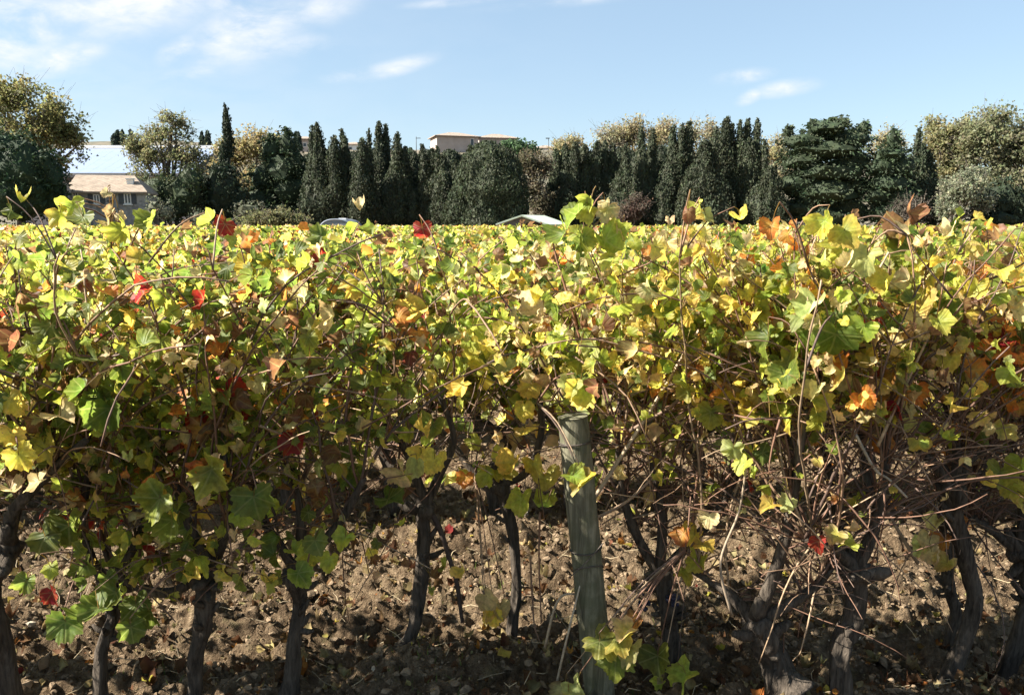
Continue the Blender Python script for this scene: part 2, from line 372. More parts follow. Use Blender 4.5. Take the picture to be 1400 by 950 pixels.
# ------------------------------------------------------------------ vine leaves
half = [(8, .93), (13, .95), (19, .86), (25, .87), (31, .78), (38, .86), (44, .85), (51, .95), (57, .93), (64, .85), (71, .86), (79, .76), (88, .74), (97, .80), (106, .79), (114, .83), (123, .74), (133, .73), (145, .62), (158, .50), (169, .24)]
ang = np.radians([0.] + [a for a, _ in half] + [-a for a, _ in half[::-1]]); rad_ = np.array([1.] + [r_ for _, r_ in half] + [r_ for _, r_ in half[::-1]])
def leaf_template(idx, ring):
    a = ang[idx]; r = rad_[idx]; n = len(a); o = np.stack([np.sin(a) * r, np.cos(a) * r], 1); j = np.arange(n); jn = (j + 1) % n
    if ring:
        v = np.concatenate([[[0, 0]], o * .55, o]); f = np.concatenate([np.stack([np.zeros(n, int), 1 + jn, 1 + j], 1), np.stack([1 + j, 1 + jn, 1 + n + jn], 1), np.stack([1 + j, 1 + n + jn, 1 + n + j], 1)])
        e = np.concatenate([[0], np.full(n, .45), np.full(n, 1.)])
    else:
        v = np.concatenate([[[0, 0]], o]); f = np.stack([np.zeros(n, int), 1 + jn, 1 + j], 1); e = np.concatenate([[0], np.full(n, .8)])
    return v, f, e
N_OUT = len(ang)
T_HI = leaf_template(np.arange(N_OUT), True)
T_MID = leaf_template(np.array([0, 2, 5, 8, 11, 14, 16, 20, N_OUT - 20, N_OUT - 16, N_OUT - 14, N_OUT - 11, N_OUT - 8, N_OUT - 5, N_OUT - 2]), False)
T_LO = leaf_template(np.array([0, 8, 16, N_OUT - 16, N_OUT - 8]), False)

def add_leaves(mb, tpl, Pn, Nn, Tn, S, cC, cM, curl, r):
    """leaf blades at Pn with normal Nn, tip direction Tn, size S, colours at the centre and at the margin"""
    n = len(Pn)
    if n == 0: return
    v, f, e = tpl; Nn = nrm(Nn); Tn = nrm(Tn - (Tn * Nn).sum(1, keepdims=True) * Nn); B = np.cross(Tn, Nn)
    x, y = v[None, :, 0], v[None, :, 1]; rr = np.sqrt(x * x + y * y); th = np.arctan2(x, y)
    fold = (r.random((n, 1)) * .7 - .05) * (1 + curl[:, None]); cup = (r.random((n, 1)) - .4) * .75 * (1 + 2.2 * curl[:, None]); drp = r.random((n, 1)) * .45 + .25 * curl[:, None]
    ph = r.random((n, 1)) * 6.28; k = r.integers(2, 5, (n, 1)); rip = (.07 + .17 * r.random((n, 1))) * (1 + 1.4 * curl[:, None])
    ph2 = r.random((n, 1)) * 6.28
    z = fold * np.abs(x) + cup * rr ** 2 + rip * np.sin(k * th + ph) * rr ** 1.6 + .06 * np.sin(7 * th + ph2) * rr ** 2 - drp * np.maximum(y, 0) ** 2 * .8
    jag = 1 + .20 * (r.random((n, len(v))) - .5) * (e[None] > .6); x = x * jag; y = y * jag
    shr = 1 - .45 * curl[:, None] * np.clip(np.abs(x), 0, 1); sk = 1 + .16 * (r.random((n, 1)) - .5)
    V = Pn[:, None] + S[:, None, None] * ((x * shr * sk)[..., None] * B[:, None] + (y / sk * (1 - .15 * curl[:, None]))[..., None] * Tn[:, None] + z[..., None] * Nn[:, None])
    ev = e[None, :, None] * (.75 + .5 * r.random((n, len(v), 1))); ev = np.clip(ev, 0, 1)
    c = cC[:, None] * (1 - ev) + cM[:, None] * ev
    nv = len(v); U = np.broadcast_to(v[None], (n, nv, 2)).reshape(-1, 2)
    mb.add(V.reshape(-1, 3), (f[None] + np.arange(n)[:, None, None] * nv).reshape(-1, 3), c.reshape(-1, 3), uv=U)

PAL = {  # centre colour, margin colour, how curled
    'green': ((.08, .125, .024), (.13, .155, .027), .3), 'lime': ((.22, .29, .04), (.33, .34, .055), .4), 'yellow': ((.42, .39, .06), (.52, .38, .08), .5),
    'cream': ((.52, .44, .22), (.48, .36, .17), .75), 'orange': ((.46, .24, .05), (.42, .14, .035), .35), 'red': ((.20, .026, .02), (.26, .03, .018), .45), 'brown': ((.19, .105, .05), (.14, .07, .035), .9),
    'pale': ((.30, .35, .12), (.36, .36, .14), .5)}
KEYS = list(PAL)
def pal(keys, r):
    c = np.array([PAL[k][0] for k in keys]); m = np.array([PAL[k][1] for k in keys]); cu = np.array([PAL[k][2] for k in keys])
    age = {'green': 'lime', 'lime': 'yellow', 'yellow': 'cream', 'cream': 'brown', 'orange': 'brown', 'red': 'brown', 'brown': 'brown', 'pale': 'cream'}
    m2 = np.array([PAL[age[k]][1] for k in keys]); w = (r.random((len(keys), 1)) < .35) * r.random((len(keys), 1)); m = m * (1 - w) + m2 * w
    n = len(keys); j = (.72 + .56 * r.random((n, 1))) * (1 + .16 * (r.random((n, 3)) - .5)); cu = np.clip(cu * (.4 + 1.2 * r.random(n)), 0, 1.1)
    return np.clip(c * j, 0, .75), np.clip(m * j, 0, .75), cu
MIX = {  # share of each kind of leaf
    'leafy green': dict(green=.46, lime=.22, yellow=.07, cream=.085, orange=.04, red=.015, brown=.07, pale=.04),
    'yellowing': dict(green=.27, lime=.27, yellow=.14, cream=.15, orange=.025, red=.002, brown=.07, pale=.073),
    'faded cream and yellow': dict(green=.14, lime=.22, yellow=.18, cream=.25, orange=.04, red=.002, brown=.10, pale=.068),
    'orange and red tinged': dict(green=.15, lime=.20, yellow=.16, cream=.15, orange=.18, red=.035, brown=.095, pale=.03)}
def choose(mix, n, r):
    k = [x for x in MIX[mix]]; p = np.array([MIX[mix][x] for x in k]); return r.choice(k, n, p=p / p.sum())

def grow_cane(start, d, length, r, zmax, lean=0., droop=.05, ymid=None, step=.06):
    p = np.array(start, float); d = nrm(np.array(d, float)); pts = [p.copy()]; n = max(4, int(length / step))
    wob = r.normal(0, 1, 3) * .05
    for i in range(n):
        d = d + r.normal(0, .085, 3) + wob + np.array([lean * .03, 0, .035 - droop * (i / n) * 2.4])
        if p[2] > zmax - .01 + wob[0] * .8 and len(pts) > 3: break
        if ymid is not None: d[1] -= (p[1] - ymid) * .45
        if p[2] < .25: d[2] += .2
        d = nrm(d); p = p + d * step; pts.append(p.copy())
    return np.array(pts)

def leaf_on_canes(canes, dens, r, mixname, out_dir, extra=.6, size=(.018, .049), cluster=True, zcap=None, ymid=None, ylim=.30):
    """leaf positions, frames, kinds along canes; dens(p) gives the chance that a leaf is still on"""
    Pn, Nn, Tn, S, K, A = [], [], [], [], [], []
    for c in canes:
        fav = choose(mixname, 2, r); dull = .8 + .35 * r.random()
        for i in range(2, len(c)):
            for rep in range(1 + int(extra) + int(r.random() < extra % 1)):
                if r.random() > dens(c[i]): continue
                side = nrm(r.normal(0, 1, 3) + np.array([0, 0, .25])); pet = .03 + .07 * r.random()
                p = c[i] + side * pet
                if zcap is not None and p[2] > zcap(p): continue
                if ymid is not None and abs(p[1] - ymid) > ylim + .06 * r.random(): continue
                tip = nrm(side * .6 + np.array([0, 0, -.75]) + r.normal(0, .45, 3)); nn = nrm(r.normal(0, .75, 3) + side * .4 + np.array(out_dir) * .45 + np.array([-.5, -.2, .4]))
                Pn.append(p); Nn.append(nn); Tn.append(tip); S.append(size[0] + (size[1] - size[0]) * r.random() ** 1.3 * (1 if i < len(c) * .8 else .7)); A.append(c[i])
                K.append(fav[r.integers(2)] if cluster and r.random() < .62 else choose(mixname, 1, r)[0])
    return Pn, Nn, Tn, S, K, A

def cane_col(n, r):
    b = np.array([[.12, .065, .042], [.17, .105, .065], [.085, .055, .042], [.23, .16, .10]])[r.choice(4, p=[.4, .3, .18, .12])] * (.75 + .5 * r.random())
    return np.clip(b[None] * (np.linspace(.85, 1.2, n)[:, None]), 0, 1)

# ------------------------------------------------------------------ the front row, vine by vine
HERO = {}
def hero(key, label, trunk, rads, arms, ztop, dens, mix,  n_canes=13, lean=0., cane_len=(.75, 1.25), head=.05, Y=None, droop=.05, seed=0, extra=1.0, yspread=.13, ydrift=0., twigs=45):
    r = np.random.default_rng(100 + seed)
    base = G(*trunk[0]) if Y is None else P(trunk[0][0], trunk[0][1], Y); Yb = base[1]
    base[2] = gz(base[0], base[1])
    pts = [base + np.array([0, 0, -.04])] + [P(px, py, Yb) + np.array([0, r.normal(0, .012), 0]) for px, py in trunk[1:]]
    path = smooth_path(pts, 30); n = len(path)
    rr = .78 * np.interp(np.linspace(0, 1, n), np.linspace(0, 1, len(rads)), rads)
    t = np.linspace(0, 1, n); rr = rr * (1 + .35 * np.exp(-(t / .07) ** 2)) + head * .28 * np.exp(-((t - .96) / .09) ** 2)
    root = empty('grape_vine', base, label, 'grape vine', 'grape vines of the front row')
    mb = MB(); path = path + np.stack([.010 * vnoise(np.stack([t * 6, t * 0 + seed, t * 0], -1), 1), .010 * vnoise(np.stack([t * 6, t * 0 + seed, t * 0 + 4], -1), 2), 0 * t], -1) * np.minimum(1, t * 4)[:, None]; tube(mb, path, rr, 22, rough=.42, seed=seed * 7 + 1, twist=2.0)
    for q in range(9):      # knobs and old pruning stubs
        tq = .45 + .55 * r.random(); i = int(tq * (n - 1)); d = nrm(r.normal(0, 1, 3) + np.array([0, 0, .4])); L = .03 + .04 * r.random()
        tube(mb, np.array([path[i], path[i] + d * (rr[i] + L * .5), path[i] + d * (rr[i] + L) + np.array([0, 0, .01])]), [rr[i] * .6, rr[i] * .45, rr[i] * .25], 8, rough=.25, seed=q + seed)
    mb.obj('trunk', M_BARK, root, base)
    starts = []
    for ai, arm in enumerate(arms):
        ap = [path[-2]] + [P(px, py, Yb) for px, py in arm[1:]]
        yo = (r.random() - .5) * 2 * yspread
        for q in range(1, len(ap)): ap[q] = ap[q] + np.array([0, yo * q / (len(ap) - 1) + ydrift * q / (len(ap) - 1), 0])
        ap = smooth_path(ap, 6 * len(ap)); m = len(ap); r0 = min(.024, rr[-1] * .5)
        mb = MB(); tube(mb, ap, np.linspace(r0, .010, m), 10, rough=.22, seed=seed * 3 + ai, twist=1.5)
        mb.obj('arm', M_BARK, root, base)
        for q in range(int(m * .35), m): starts.append((ap[q], nrm(ap[q] - ap[max(q - 3, 0)])))
    canes = []; ztop -= .07
    for ci in range(n_canes):
        s, d = starts[r.integers(len(starts))]
        dd = nrm(d * .45 + np.array([r.normal(0, .42) + lean, r.normal(0, .28), 1.0 + .4 * r.random()]))
        L = cane_len[0] + (cane_len[1] - cane_len[0]) * r.random()
        c = grow_cane(s, dd, L, r, ztop, lean, droop, Yb); canes.append(c)
        for q in range(r.integers(0, 3)):
            i = r.integers(3, max(4, len(c) - 3)); canes.append(grow_cane(c[i], nrm(r.normal(0, .8, 3) + np.array([0, 0, .3])), .18 + .3 * r.random(), r, ztop, 0, droop + .05, Yb))
    bare = []
    for ci in range(twigs):      # leafless twigs and last year's canes
        s, d = starts[r.integers(len(starts))]
        if r.random() < .5: q = canes[r.integers(len(canes))]; s = q[r.integers(0, max(1, len(q) // 2))]
        bare.append(grow_cane(s, nrm(np.array([r.normal(0, .8) + lean, r.normal(0, .4), r.normal(.4, .55)])), .12 + .46 * r.random() ** 1.2, r, ztop, 0, .05, Yb, .045))
    if key in 'abcdme':      # low leafy side shoots
        for ci in range(7 if key != 'e' else 4):
            s, d = starts[r.integers(len(starts))]; canes.append(grow_cane(s, nrm(np.array([r.normal(0, .8), r.normal(0, .35), r.normal(-.05, .35)])), .25 + .35 * r.random(), r, .95, 0, .07, Yb, .05))
    HERO[key] = dict(bare=bare, root=root, base=base, canes=canes, r=r, dens=dens, mix=mix, extra=extra, Y=Yb, add=[], ncol=seed)

def ss(a, b, x): t = min(1, max(0, (x - a) / (b - a))); return t * t * (3 - 2 * t)
def d_left(p): return .9 * ss(.36, .52, p[2])
def d_left_low(p): return .95 * ss(.26, .42, p[2])
def d_mid(p): return .30 * ss(.5, .8, p[2]) + .45 * ss(.95, 1.2, p[2])
def d_right(p): return .05 + .09 * ss(.55, .85, p[2]) + .78 * ss(.98, 1.22, p[2])

hero('a', 'thick dark grape vine trunk leaning in the lower left corner under green leaves', [(15, 1010), (8, 900), (-4, 800), (8, 740)], [.05, .043, .04, .042],
     [[(8, 740), (30, 690), (80, 640), (140, 590)], [(0, 740), (-60, 690), (-110, 600)], [(8, 740), (20, 660), (0, 560)]], 1.60, d_left_low, 'leafy green', 17, seed=1, extra=1.0)
hero('b', 'slim pale grape vine trunk between the corner vine and the low armed vine', [(137, 985), (140, 900), (143, 850), (152, 800)], [.026, .024, .024, .026],
     [[(150, 800), (128, 760), (120, 700), (135, 620)], [(150, 800), (185, 740), (200, 670)]], 1.60, d_left_low, 'leafy green', 16, seed=2, extra=1.0)
hero('c', 'grape vine with a dark trunk and a low black arm bending to the left', [(258, 975), (268, 900), (278, 830), (288, 770)], [.032, .029, .030, .034],
     [[(285, 790), (240, 806), (200, 800), (165, 775), (150, 735)], [(288, 770), (310, 730), (330, 690), (320, 610)], [(288, 770), (275, 720), (262, 640)]], 1.60, d_left, 'leafy green', 18, seed=3, extra=1.0)
hero('d', 'grape vine with a straight knobbly dark trunk, thick with green leaves above', [(393, 950), (398, 890), (405, 830), (408, 780)], [.032, .029, .029, .036],
     [[(408, 780), (380, 740), (340, 690)], [(408, 780), (450, 730), (480, 690), (505, 640)], [(408, 780), (412, 720), (400, 640)]], 1.57, d_left, 'leafy green', 18, seed=4, extra=1.0)
hero('e', 'slim grape vine trunk leaning right, lit along its left edge, on open soil', [(548, 893), (568, 850), (575, 790), (577, 720), (580, 690)], [.034, .030, .030, .031, .034],
     [[(580, 690), (565, 640), (540, 590)], [(580, 690), (600, 650), (620, 600), (600, 540)], [(580, 690), (540, 650), (500, 600)]], 1.52, lambda p: .35 * ss(.5, .75, p[2]) + .5 * ss(1.12, 1.25, p[2]), 'leafy green', 13, seed=5, extra=1.3)
hero('f', 'thin grape vine just left of the wooden post with sparse bright yellow leaves', [(698, 858), (705, 800), (700, 740), (690, 690), (685, 660)], [.028, .024, .024, .026, .028],
     [[(690, 690), (650, 650), (610, 600), (565, 555)], [(690, 690), (722, 640), (740, 580), (730, 500)]], 1.22, d_mid, 'yellowing', 9, cane_len=(.5, .95), seed=6, extra=.4)
hero('g', 'grape vine right behind the wooden post, a tangle of bare brown canes with dark grapes', [(925, 905), (915, 860), (908, 820), (900, 780)], [.036, .036, .034, .04],
     [[(900, 780), (870, 730), (850, 670), (845, 610)], [(900, 780), (940, 740), (980, 690), (1000, 630)], [(900, 780), (905, 700), (890, 630)]], 1.60, d_right, 'faded cream and yellow', 26, lean=.30, cane_len=(.75, 1.25), seed=7, extra=1.7, twigs=150)
hero('h', 'stout leaning grape vine stump with a thick black arm rising above it', [(1078, 970), (1062, 910), (1045, 868), (1032, 850)], [.06, .055, .05, .05],
     [[(1040, 855), (1055, 780), (1075, 690), (1082, 600), (1088, 550)], [(1035, 850), (1000, 820), (955, 800)], [(1045, 850), (1100, 810), (1140, 765)]], 1.62, d_right, 'yellowing', 22, lean=.12, cane_len=(.75, 1.25), seed=8, extra=1.7, twigs=150)
hero('i', 'gnarled twisting grape vine with a knotted head, lit pale on the left', [(1148, 970), (1150, 890), (1168, 850), (1172, 800), (1165, 770)], [.042, .04, .038, .044, .046],
     [[(1165, 770), (1130, 740), (1085, 720)], [(1168, 770), (1190, 720), (1200, 650), (1195, 580)], [(1165, 770), (1150, 700), (1140, 620)]], 1.62, d_right, 'faded cream and yellow', 21, cane_len=(.75, 1.25), seed=9, extra=1.7, twigs=150)
hero('j', 'grape vine with a long S shaped dark trunk and a level black arm reaching left', [(1290, 925), (1322, 870), (1332, 820), (1322, 770), (1308, 710), (1305, 660)], [.036, .032, .031, .031, .03, .03],
     [[(1305, 660), (1260, 620), (1180, 600), (1115, 588)], [(1305, 660), (1340, 630), (1395, 612)], [(1305, 660), (1320, 610), (1310, 540)]], 1.62, d_right, 'orange and red tinged', 21, cane_len=(.7, 1.2), seed=10, extra=1.7, twigs=150)
hero('k', 'short slender grape vine trunk standing close behind the S shaped trunk', [(1305, 880), (1303, 840), (1297, 800), (1300, 760)], [.026, .023, .023, .026],
     [[(1300, 760), (1280, 700), (1268, 630)], [(1300, 760), (1332, 700), (1350, 620)]], 1.58, d_right, 'faded cream and yellow', 14, cane_len=(.7, 1.2), seed=11, extra=1.5, twigs=90)
hero('l', 'grape vine with a bowed trunk curving up at the right edge of the picture', [(1368, 890), (1395, 840), (1402, 790), (1396, 750)], [.038, .033, .033, .04],
     [[(1395, 750), (1350, 720), (1310, 700)], [(1395, 750), (1430, 700), (1450, 620)], [(1395, 750), (1400, 680), (1380, 600)]], 1.58, d_right, 'orange and red tinged', 21, cane_len=(.7, 1.2), seed=12, extra=1.7, twigs=150)
hero('m', 'grape vine left of the corner vine, its leaves hanging in from the picture edge', [(-150, 960), (-150, 880), (-160, 780)], [.035, .032, .034],
     [[(-160, 780), (-200, 700), (-220, 600)], [(-160, 780), (-120, 700), (-110, 600)]], 1.6, d_left, 'leafy green', 15, seed=13, extra=1.0)
hero('n', 'grape vine past the right edge, its canes reaching in beside the bowed trunk', [(1500, 890), (1500, 820), (1510, 740)], [.035, .032, .034],
     [[(1510, 740), (1470, 680), (1450, 600)], [(1510, 740), (1550, 680), (1580, 600)]], 1.58, d_right, 'faded cream and yellow', 17, cane_len=(.7, 1.2), seed=14, extra=1.5, twigs=90)

# leaves that stand out singly: photograph place, width there, kind, and the vine that bears them
SINGLE = [
    ('f', 722, 535, 42, 'yellow'), ('f', 716, 565, 44, 'yellow'), ('f', 724, 600, 44, 'yellow'), ('f', 690, 648, 62, 'lime'), ('f', 668, 655, 40, 'lime'), ('f', 745, 662, 52, 'yellow'), ('f', 715, 690, 54, 'lime'), ('f', 742, 700, 46, 'lime'), ('f', 700, 640, 46, 'yellow'), ('f', 733, 640, 40, 'yellow'),
    ('g', 800, 668, 50, 'yellow'), ('g', 788, 655, 40, 'lime'), ('g', 798, 545, 54, 'lime'), ('g', 780, 535, 50, 'pale'), ('g', 815, 478, 40, 'pale'), ('g', 790, 500, 46, 'lime'),
    ('e', 570, 640, 40, 'pale'), ('e', 592, 635, 44, 'yellow'), ('e', 575, 628, 36, 'yellow'), ('e', 555, 652, 44, 'cream'), ('e', 545, 660, 36, 'lime'), ('f', 625, 665, 44, 'yellow'), ('f', 636, 658, 30, 'orange'),
    ('f', 640, 480, 60, 'lime'), ('f', 668, 470, 60, 'lime'), ('f', 655, 497, 52, 'yellow'), ('f', 615, 492, 52, 'lime'), ('f', 688, 515, 60, 'pale'), ('f', 600, 500, 40, 'green'),
    ('f', 670, 822, 44, 'cream'), ('f', 664, 838, 40, 'yellow'), ('f', 684, 835, 40, 'cream'), ('f', 676, 845, 36, 'yellow'),
    ('g', 825, 885, 58, 'green'), ('g', 848, 880, 56, 'lime'), ('g', 842, 905, 60, 'green'), ('g', 862, 895, 52, 'pale'), ('g', 858, 872, 44, 'yellow'), ('g', 902, 905, 54, 'green'), ('g', 932, 930, 60, 'lime'), ('g', 830, 915, 50, 'lime'), ('g', 795, 945, 52, 'pale'), ('g', 903, 938, 26, 'lime'), ('g', 870, 862, 40, 'orange'), ('g', 775, 948, 40, 'cream'),
    ('g', 945, 738, 44, 'yellow'), ('g', 955, 772, 46, 'lime'), ('g', 935, 735, 36, 'orange'), ('g', 960, 750, 36, 'yellow'), ('g', 968, 712, 34, 'cream'), ('g', 938, 785, 36, 'lime'), ('g', 905, 655, 28, 'lime'),
    ('g', 798, 288, 44, 'lime'), ('g', 788, 302, 44, 'green'), ('g', 806, 280, 36, 'lime'), ('g', 830, 292, 40, 'pale'), ('g', 828, 282, 24, 'cream'), ('g', 835, 338, 64, 'lime'), ('g', 832, 360, 40, 'lime'), ('g', 775, 328, 46, 'green'), ('g', 802, 332, 46, 'green'), ('g', 850, 318, 30, 'cream'),
    ('g', 870, 415, 44, 'yellow'), ('g', 900, 345, 48, 'yellow'), ('g', 925, 430, 52, 'lime'), ('g', 915, 440, 50, 'lime'), ('g', 990, 490, 50, 'orange'), ('g', 1010, 510, 44, 'cream'), ('g', 1000, 475, 40, 'yellow'), ('g', 970, 572, 48, 'green'), ('g', 995, 560, 44, 'yellow'), ('h', 1015, 640, 40, 'lime'), ('h', 1000, 620, 44, 'pale'),
    ('h', 940, 296, 34, 'brown'), ('h', 955, 290, 32, 'lime'), ('h', 968, 300, 32, 'pale'), ('h', 1015, 305, 40, 'yellow'), ('h', 1055, 315, 36, 'orange'), ('h', 1045, 470, 56, 'green'), ('h', 1085, 505, 62, 'green'), ('h', 1080, 520, 50, 'green'), ('h', 1100, 460, 56, 'green'), ('h', 1110, 555, 44, 'lime'), ('h', 1050, 695, 34, 'yellow'), ('h', 1075, 690, 34, 'pale'), ('h', 1095, 440, 44, 'pale'),
    ('i', 1160, 325, 58, 'lime'), ('i', 1150, 345, 56, 'lime'), ('i', 1180, 360, 60, 'pale'), ('i', 1130, 310, 46, 'lime'), ('i', 1110, 430, 60, 'pale'), ('i', 1140, 470, 70, 'green'), ('i', 1150, 440, 56, 'green'), ('i', 1175, 455, 50, 'lime'), ('i', 1185, 550, 40, 'orange'), ('i', 1150, 500, 44, 'orange'), ('i', 1160, 750, 40, 'lime'), ('i', 1140, 735, 36, 'yellow'), ('i', 1120, 745, 30, 'red'), ('i', 1215, 395, 44, 'yellow'),
    ('j', 1240, 300, 46, 'brown'), ('j', 1232, 325, 56, 'brown'), ('j', 1252, 350, 60, 'green'), ('j', 1285, 435, 86, 'green'), ('j', 1258, 430, 56, 'yellow'), ('j', 1300, 450, 60, 'green'), ('j', 1215, 548, 44, 'orange'), ('j', 1232, 560, 36, 'red'), ('j', 1195, 570, 36, 'orange'), ('j', 1255, 540, 40, 'orange'), ('j', 1300, 498, 44, 'yellow'), ('j', 1205, 520, 34, 'red'), ('j', 1250, 470, 40, 'cream'), ('j', 1210, 610, 40, 'orange'),
    ('k', 1278, 720, 40, 'cream'), ('k', 1265, 742, 36, 'cream'), ('k', 1290, 745, 36, 'orange'), ('k', 1255, 755, 34, 'pale'), ('k', 1290, 775, 40, 'yellow'), ('k', 1275, 760, 36, 'cream'), ('k', 1305, 712, 30, 'orange'),
    ('l', 1375, 470, 50, 'red'), ('l', 1392, 460, 44, 'orange'), ('l', 1360, 490, 46, 'orange'), ('l', 1385, 500, 50, 'orange'), ('l', 1345, 575, 46, 'yellow'), ('l', 1365, 590, 40, 'yellow'), ('l', 1365, 655, 50, 'lime'), ('l', 1385, 670, 46, 'yellow'), ('l', 1395, 640, 44, 'lime'), ('l', 1320, 500, 50, 'green'), ('l', 1395, 685, 40, 'yellow'),
    ('a', 28, 282, 34, 'lime'), ('a', 18, 292, 36, 'green'), ('b', 100, 290, 50, 'lime'), ('b', 88, 300, 46, 'lime'), ('b', 112, 305, 44, 'green'), ('c', 145, 268, 22, 'cream'), ('c', 152, 292, 24, 'cream'), ('c', 165, 298, 22, 'cream'), ('c', 150, 310, 24, 'cream'), ('c', 178, 318, 50, 'lime'), ('c', 210, 310, 46, 'green'),
    ('c', 192, 412, 44, 'red'), ('c', 204, 402, 36, 'red'), ('d', 305, 312, 34, 'red'), ('d', 290, 308, 40, 'lime'), ('d', 440, 375, 40, 'red'), ('d', 262, 580, 46, 'red'), ('d', 275, 590, 44, 'orange'), ('d', 400, 612, 46, 'red'), ('d', 318, 545, 50, 'red'), ('e', 578, 318, 34, 'red'), ('d', 460, 440, 48, 'cream'), ('d', 450, 430, 40, 'cream'), ('d', 442, 455, 34, 'yellow'),
    ('a', 30, 410, 60, 'brown'), ('b', 75, 455, 60, 'green'), ('b', 100, 470, 56, 'brown'), ('b', 130, 565, 60, 'green'), ('b', 150, 570, 64, 'green'), ('a', 20, 555, 60, 'yellow'), ('a', 15, 600, 56, 'yellow'), ('a', 30, 630, 64, 'yellow'), ('a', 20, 680, 70, 'cream'), ('a', 50, 665, 66, 'cream'), ('b', 65, 615, 60, 'yellow'), ('b', 90, 575, 50, 'cream'),
    ('b', 90, 860, 60, 'green'), ('b', 130, 840, 56, 'green'), ('b', 160, 820, 56, 'green'), ('b', 190, 835, 52, 'green'), ('b', 115, 850, 50, 'green'), ('a', 35, 800, 50, 'green'), ('a', 70, 780, 40, 'lime'), ('b', 180, 865, 46, 'green'), ('b', 205, 845, 44, 'green'), ('b', 75, 815, 34, 'red'), ('b', 70, 740, 56, 'green'), ('b', 95, 730, 60, 'green'), ('b', 210, 690, 70, 'green'), ('c', 240, 720, 56, 'green'), ('c', 350, 690, 66, 'green'), ('c', 300, 650, 70, 'green'),
    ('d', 420, 760, 44, 'lime'), ('d', 435, 745, 44, 'green'), ('d', 450, 770, 36, 'lime'), ('d', 412, 790, 44, 'green'), ('d', 470, 740, 36, 'lime'), ('e', 535, 690, 50, 'green'), ('e', 500, 660, 56, 'green'),
    ('e', 770, 460, 34, 'cream'), ('e', 575, 430, 50, 'yellow'), ('e', 540, 470, 44, 'orange'), ('e', 590, 590, 46, 'green'), ('f', 740, 430, 60, 'cream'), ('f', 735, 455, 50, 'pale'), ('f', 770, 420, 44, 'yellow')]
r1 = np.random.default_rng(55)
for key, px, py, w, kind in SINGLE:
    HERO[key]['add'].append((px, py, w, kind))

def finish_hero(key):
    h = HERO[key]; r = h['r']; base = h['base']; root = h['root']; mb = MB()
    Pn, Nn, Tn, S, K, A = leaf_on_canes(h['canes'], h['dens'], r, h['mix'], (0, -.5, .2), h['extra'], zcap=lambda p: (1.53 if p[0] < -.3 else 1.58) + .05 * float(vnoise(p[None] * np.array([7, 0, 0]))[0]), ymid=h['Y'] + dict(d=-.08, e=-.03).get(key, 0), ylim=dict(d=.22, e=.2, c=.26).get(key, .30))
    allp = np.concatenate(h['canes']); sprigs = []
    for px, py, w, kind in h['add']:
        Y = h['Y'] - .16 - .12 * r.random()
        if key == 'g' and 760 < px < 880 and py > 530: Y = 2.24 - .06 * r.random()
        elif key == 'g' and py > 860: Y = 2.35
        elif key == 'f' and 430 < py < 720: Y = h['Y'] - .02 - .10 * r.random()
        elif key == 'a': w *= .75
        p = P(px, py, Y); s = .82 * w / 1.5 / PPM(Y, p[2])
        i = np.argmin(((allp - p) ** 2).sum(1)); a = allp[i]
        toC = nrm(np.array([0, 0, CAM_H]) - p); nn = nrm(toC * .75 + r.normal(0, .38, 3) + np.array([-.25, 0, .3])); tip = nrm(np.array([r.normal(0, .5), 0, -1]))
        p = p - tip * s * .35
        q = p + np.array([0, 0, .035]) + r.normal(0, .012, 3)
        if np.linalg.norm(a - p) > .11: sprigs.append(smooth_path([a, (a * .5 + q * .5) + np.array([0, 0, .03]), q], 7)); a = q
        Pn.append(p); Nn.append(nn); Tn.append(tip); S.append(s); K.append(kind); A.append(a)
    Pn, Nn, Tn, S, A = map(np.array, (Pn, Nn, Tn, S, A))
    cC, cM, cu = pal(K, r); ns = len(h['add'])
    if ns: cu[-ns:] *= np.where(cu[-ns:] > .5, 1., .8)
    add_leaves(mb, T_HI, Pn, Nn, Tn, S, cC, cM, cu, r)
    for i in range(len(Pn)):        # leaf stalks
        d = Pn[i] - A[i]
        tube(mb, np.array([A[i], A[i] + d * .55 + np.array([0, 0, .01]), Pn[i]]), [.0016, .0013, .0012], 3, c=np.array([.24, .17, .06]) * (.6 + .6 * r.random()), cap=False)
    mb.obj('foliage', M_LEAF, root, base)
    tw = MB()
    for c in h['bare'] + sprigs: tube(tw, c, np.linspace(.0034, .0014, len(c)) * (.7 + .5 * r.random()), 4, c=np.clip(cane_col(len(c), r) * 1.15, 0, 1))
    tag(tw.obj('fine_twigs', M_CANE, root, base), kind='stuff')
    for c in h['canes']:
        m = MB(); L = len(c); tube(m, c, np.linspace(.0046 if L > 12 else .0029, .0018, L) * (1 + .22 * (np.arange(L) % 2 == 0)), 5, c=cane_col(L, r)); m.obj('cane', M_CANE, root, base)
for k in HERO: finish_hero(k)

def extra_cane(key, pts, r0, r1, col, dy=0.):
    h = HERO[key]; q = smooth_path([P(px, py, h['Y'] + dy) for px, py in pts], 4 * len(pts)); m = MB()
    tube(m, q, np.linspace(r0, r1, len(q)), 6, c=col, rough=.12); m.obj('cane', M_CANE, h['root'], h['base'])
extra_cane('e', [(583, 690), (600, 720), (612, 755), (625, 800), (632, 850)], .012, .008, (.05, .035, .028))
extra_cane('g', [(745, 885), (757, 835), (768, 815), (785, 812), (800, 822), (815, 850), (835, 880)], .0045, .003, (.30, .23, .15), -.22)
extra_cane('f', [(725, 760), (728, 820), (735, 870), (770, 925)], .004, .003, (.22, .13, .08), -.2)
extra_cane('f', [(738, 700), (737, 770), (740, 850)], .004, .003, (.24, .13, .08), -.1)
extra_cane('g', [(790, 720), (850, 690), (880, 665), (905, 640)], .006, .004, (.26, .18, .12), -.1)
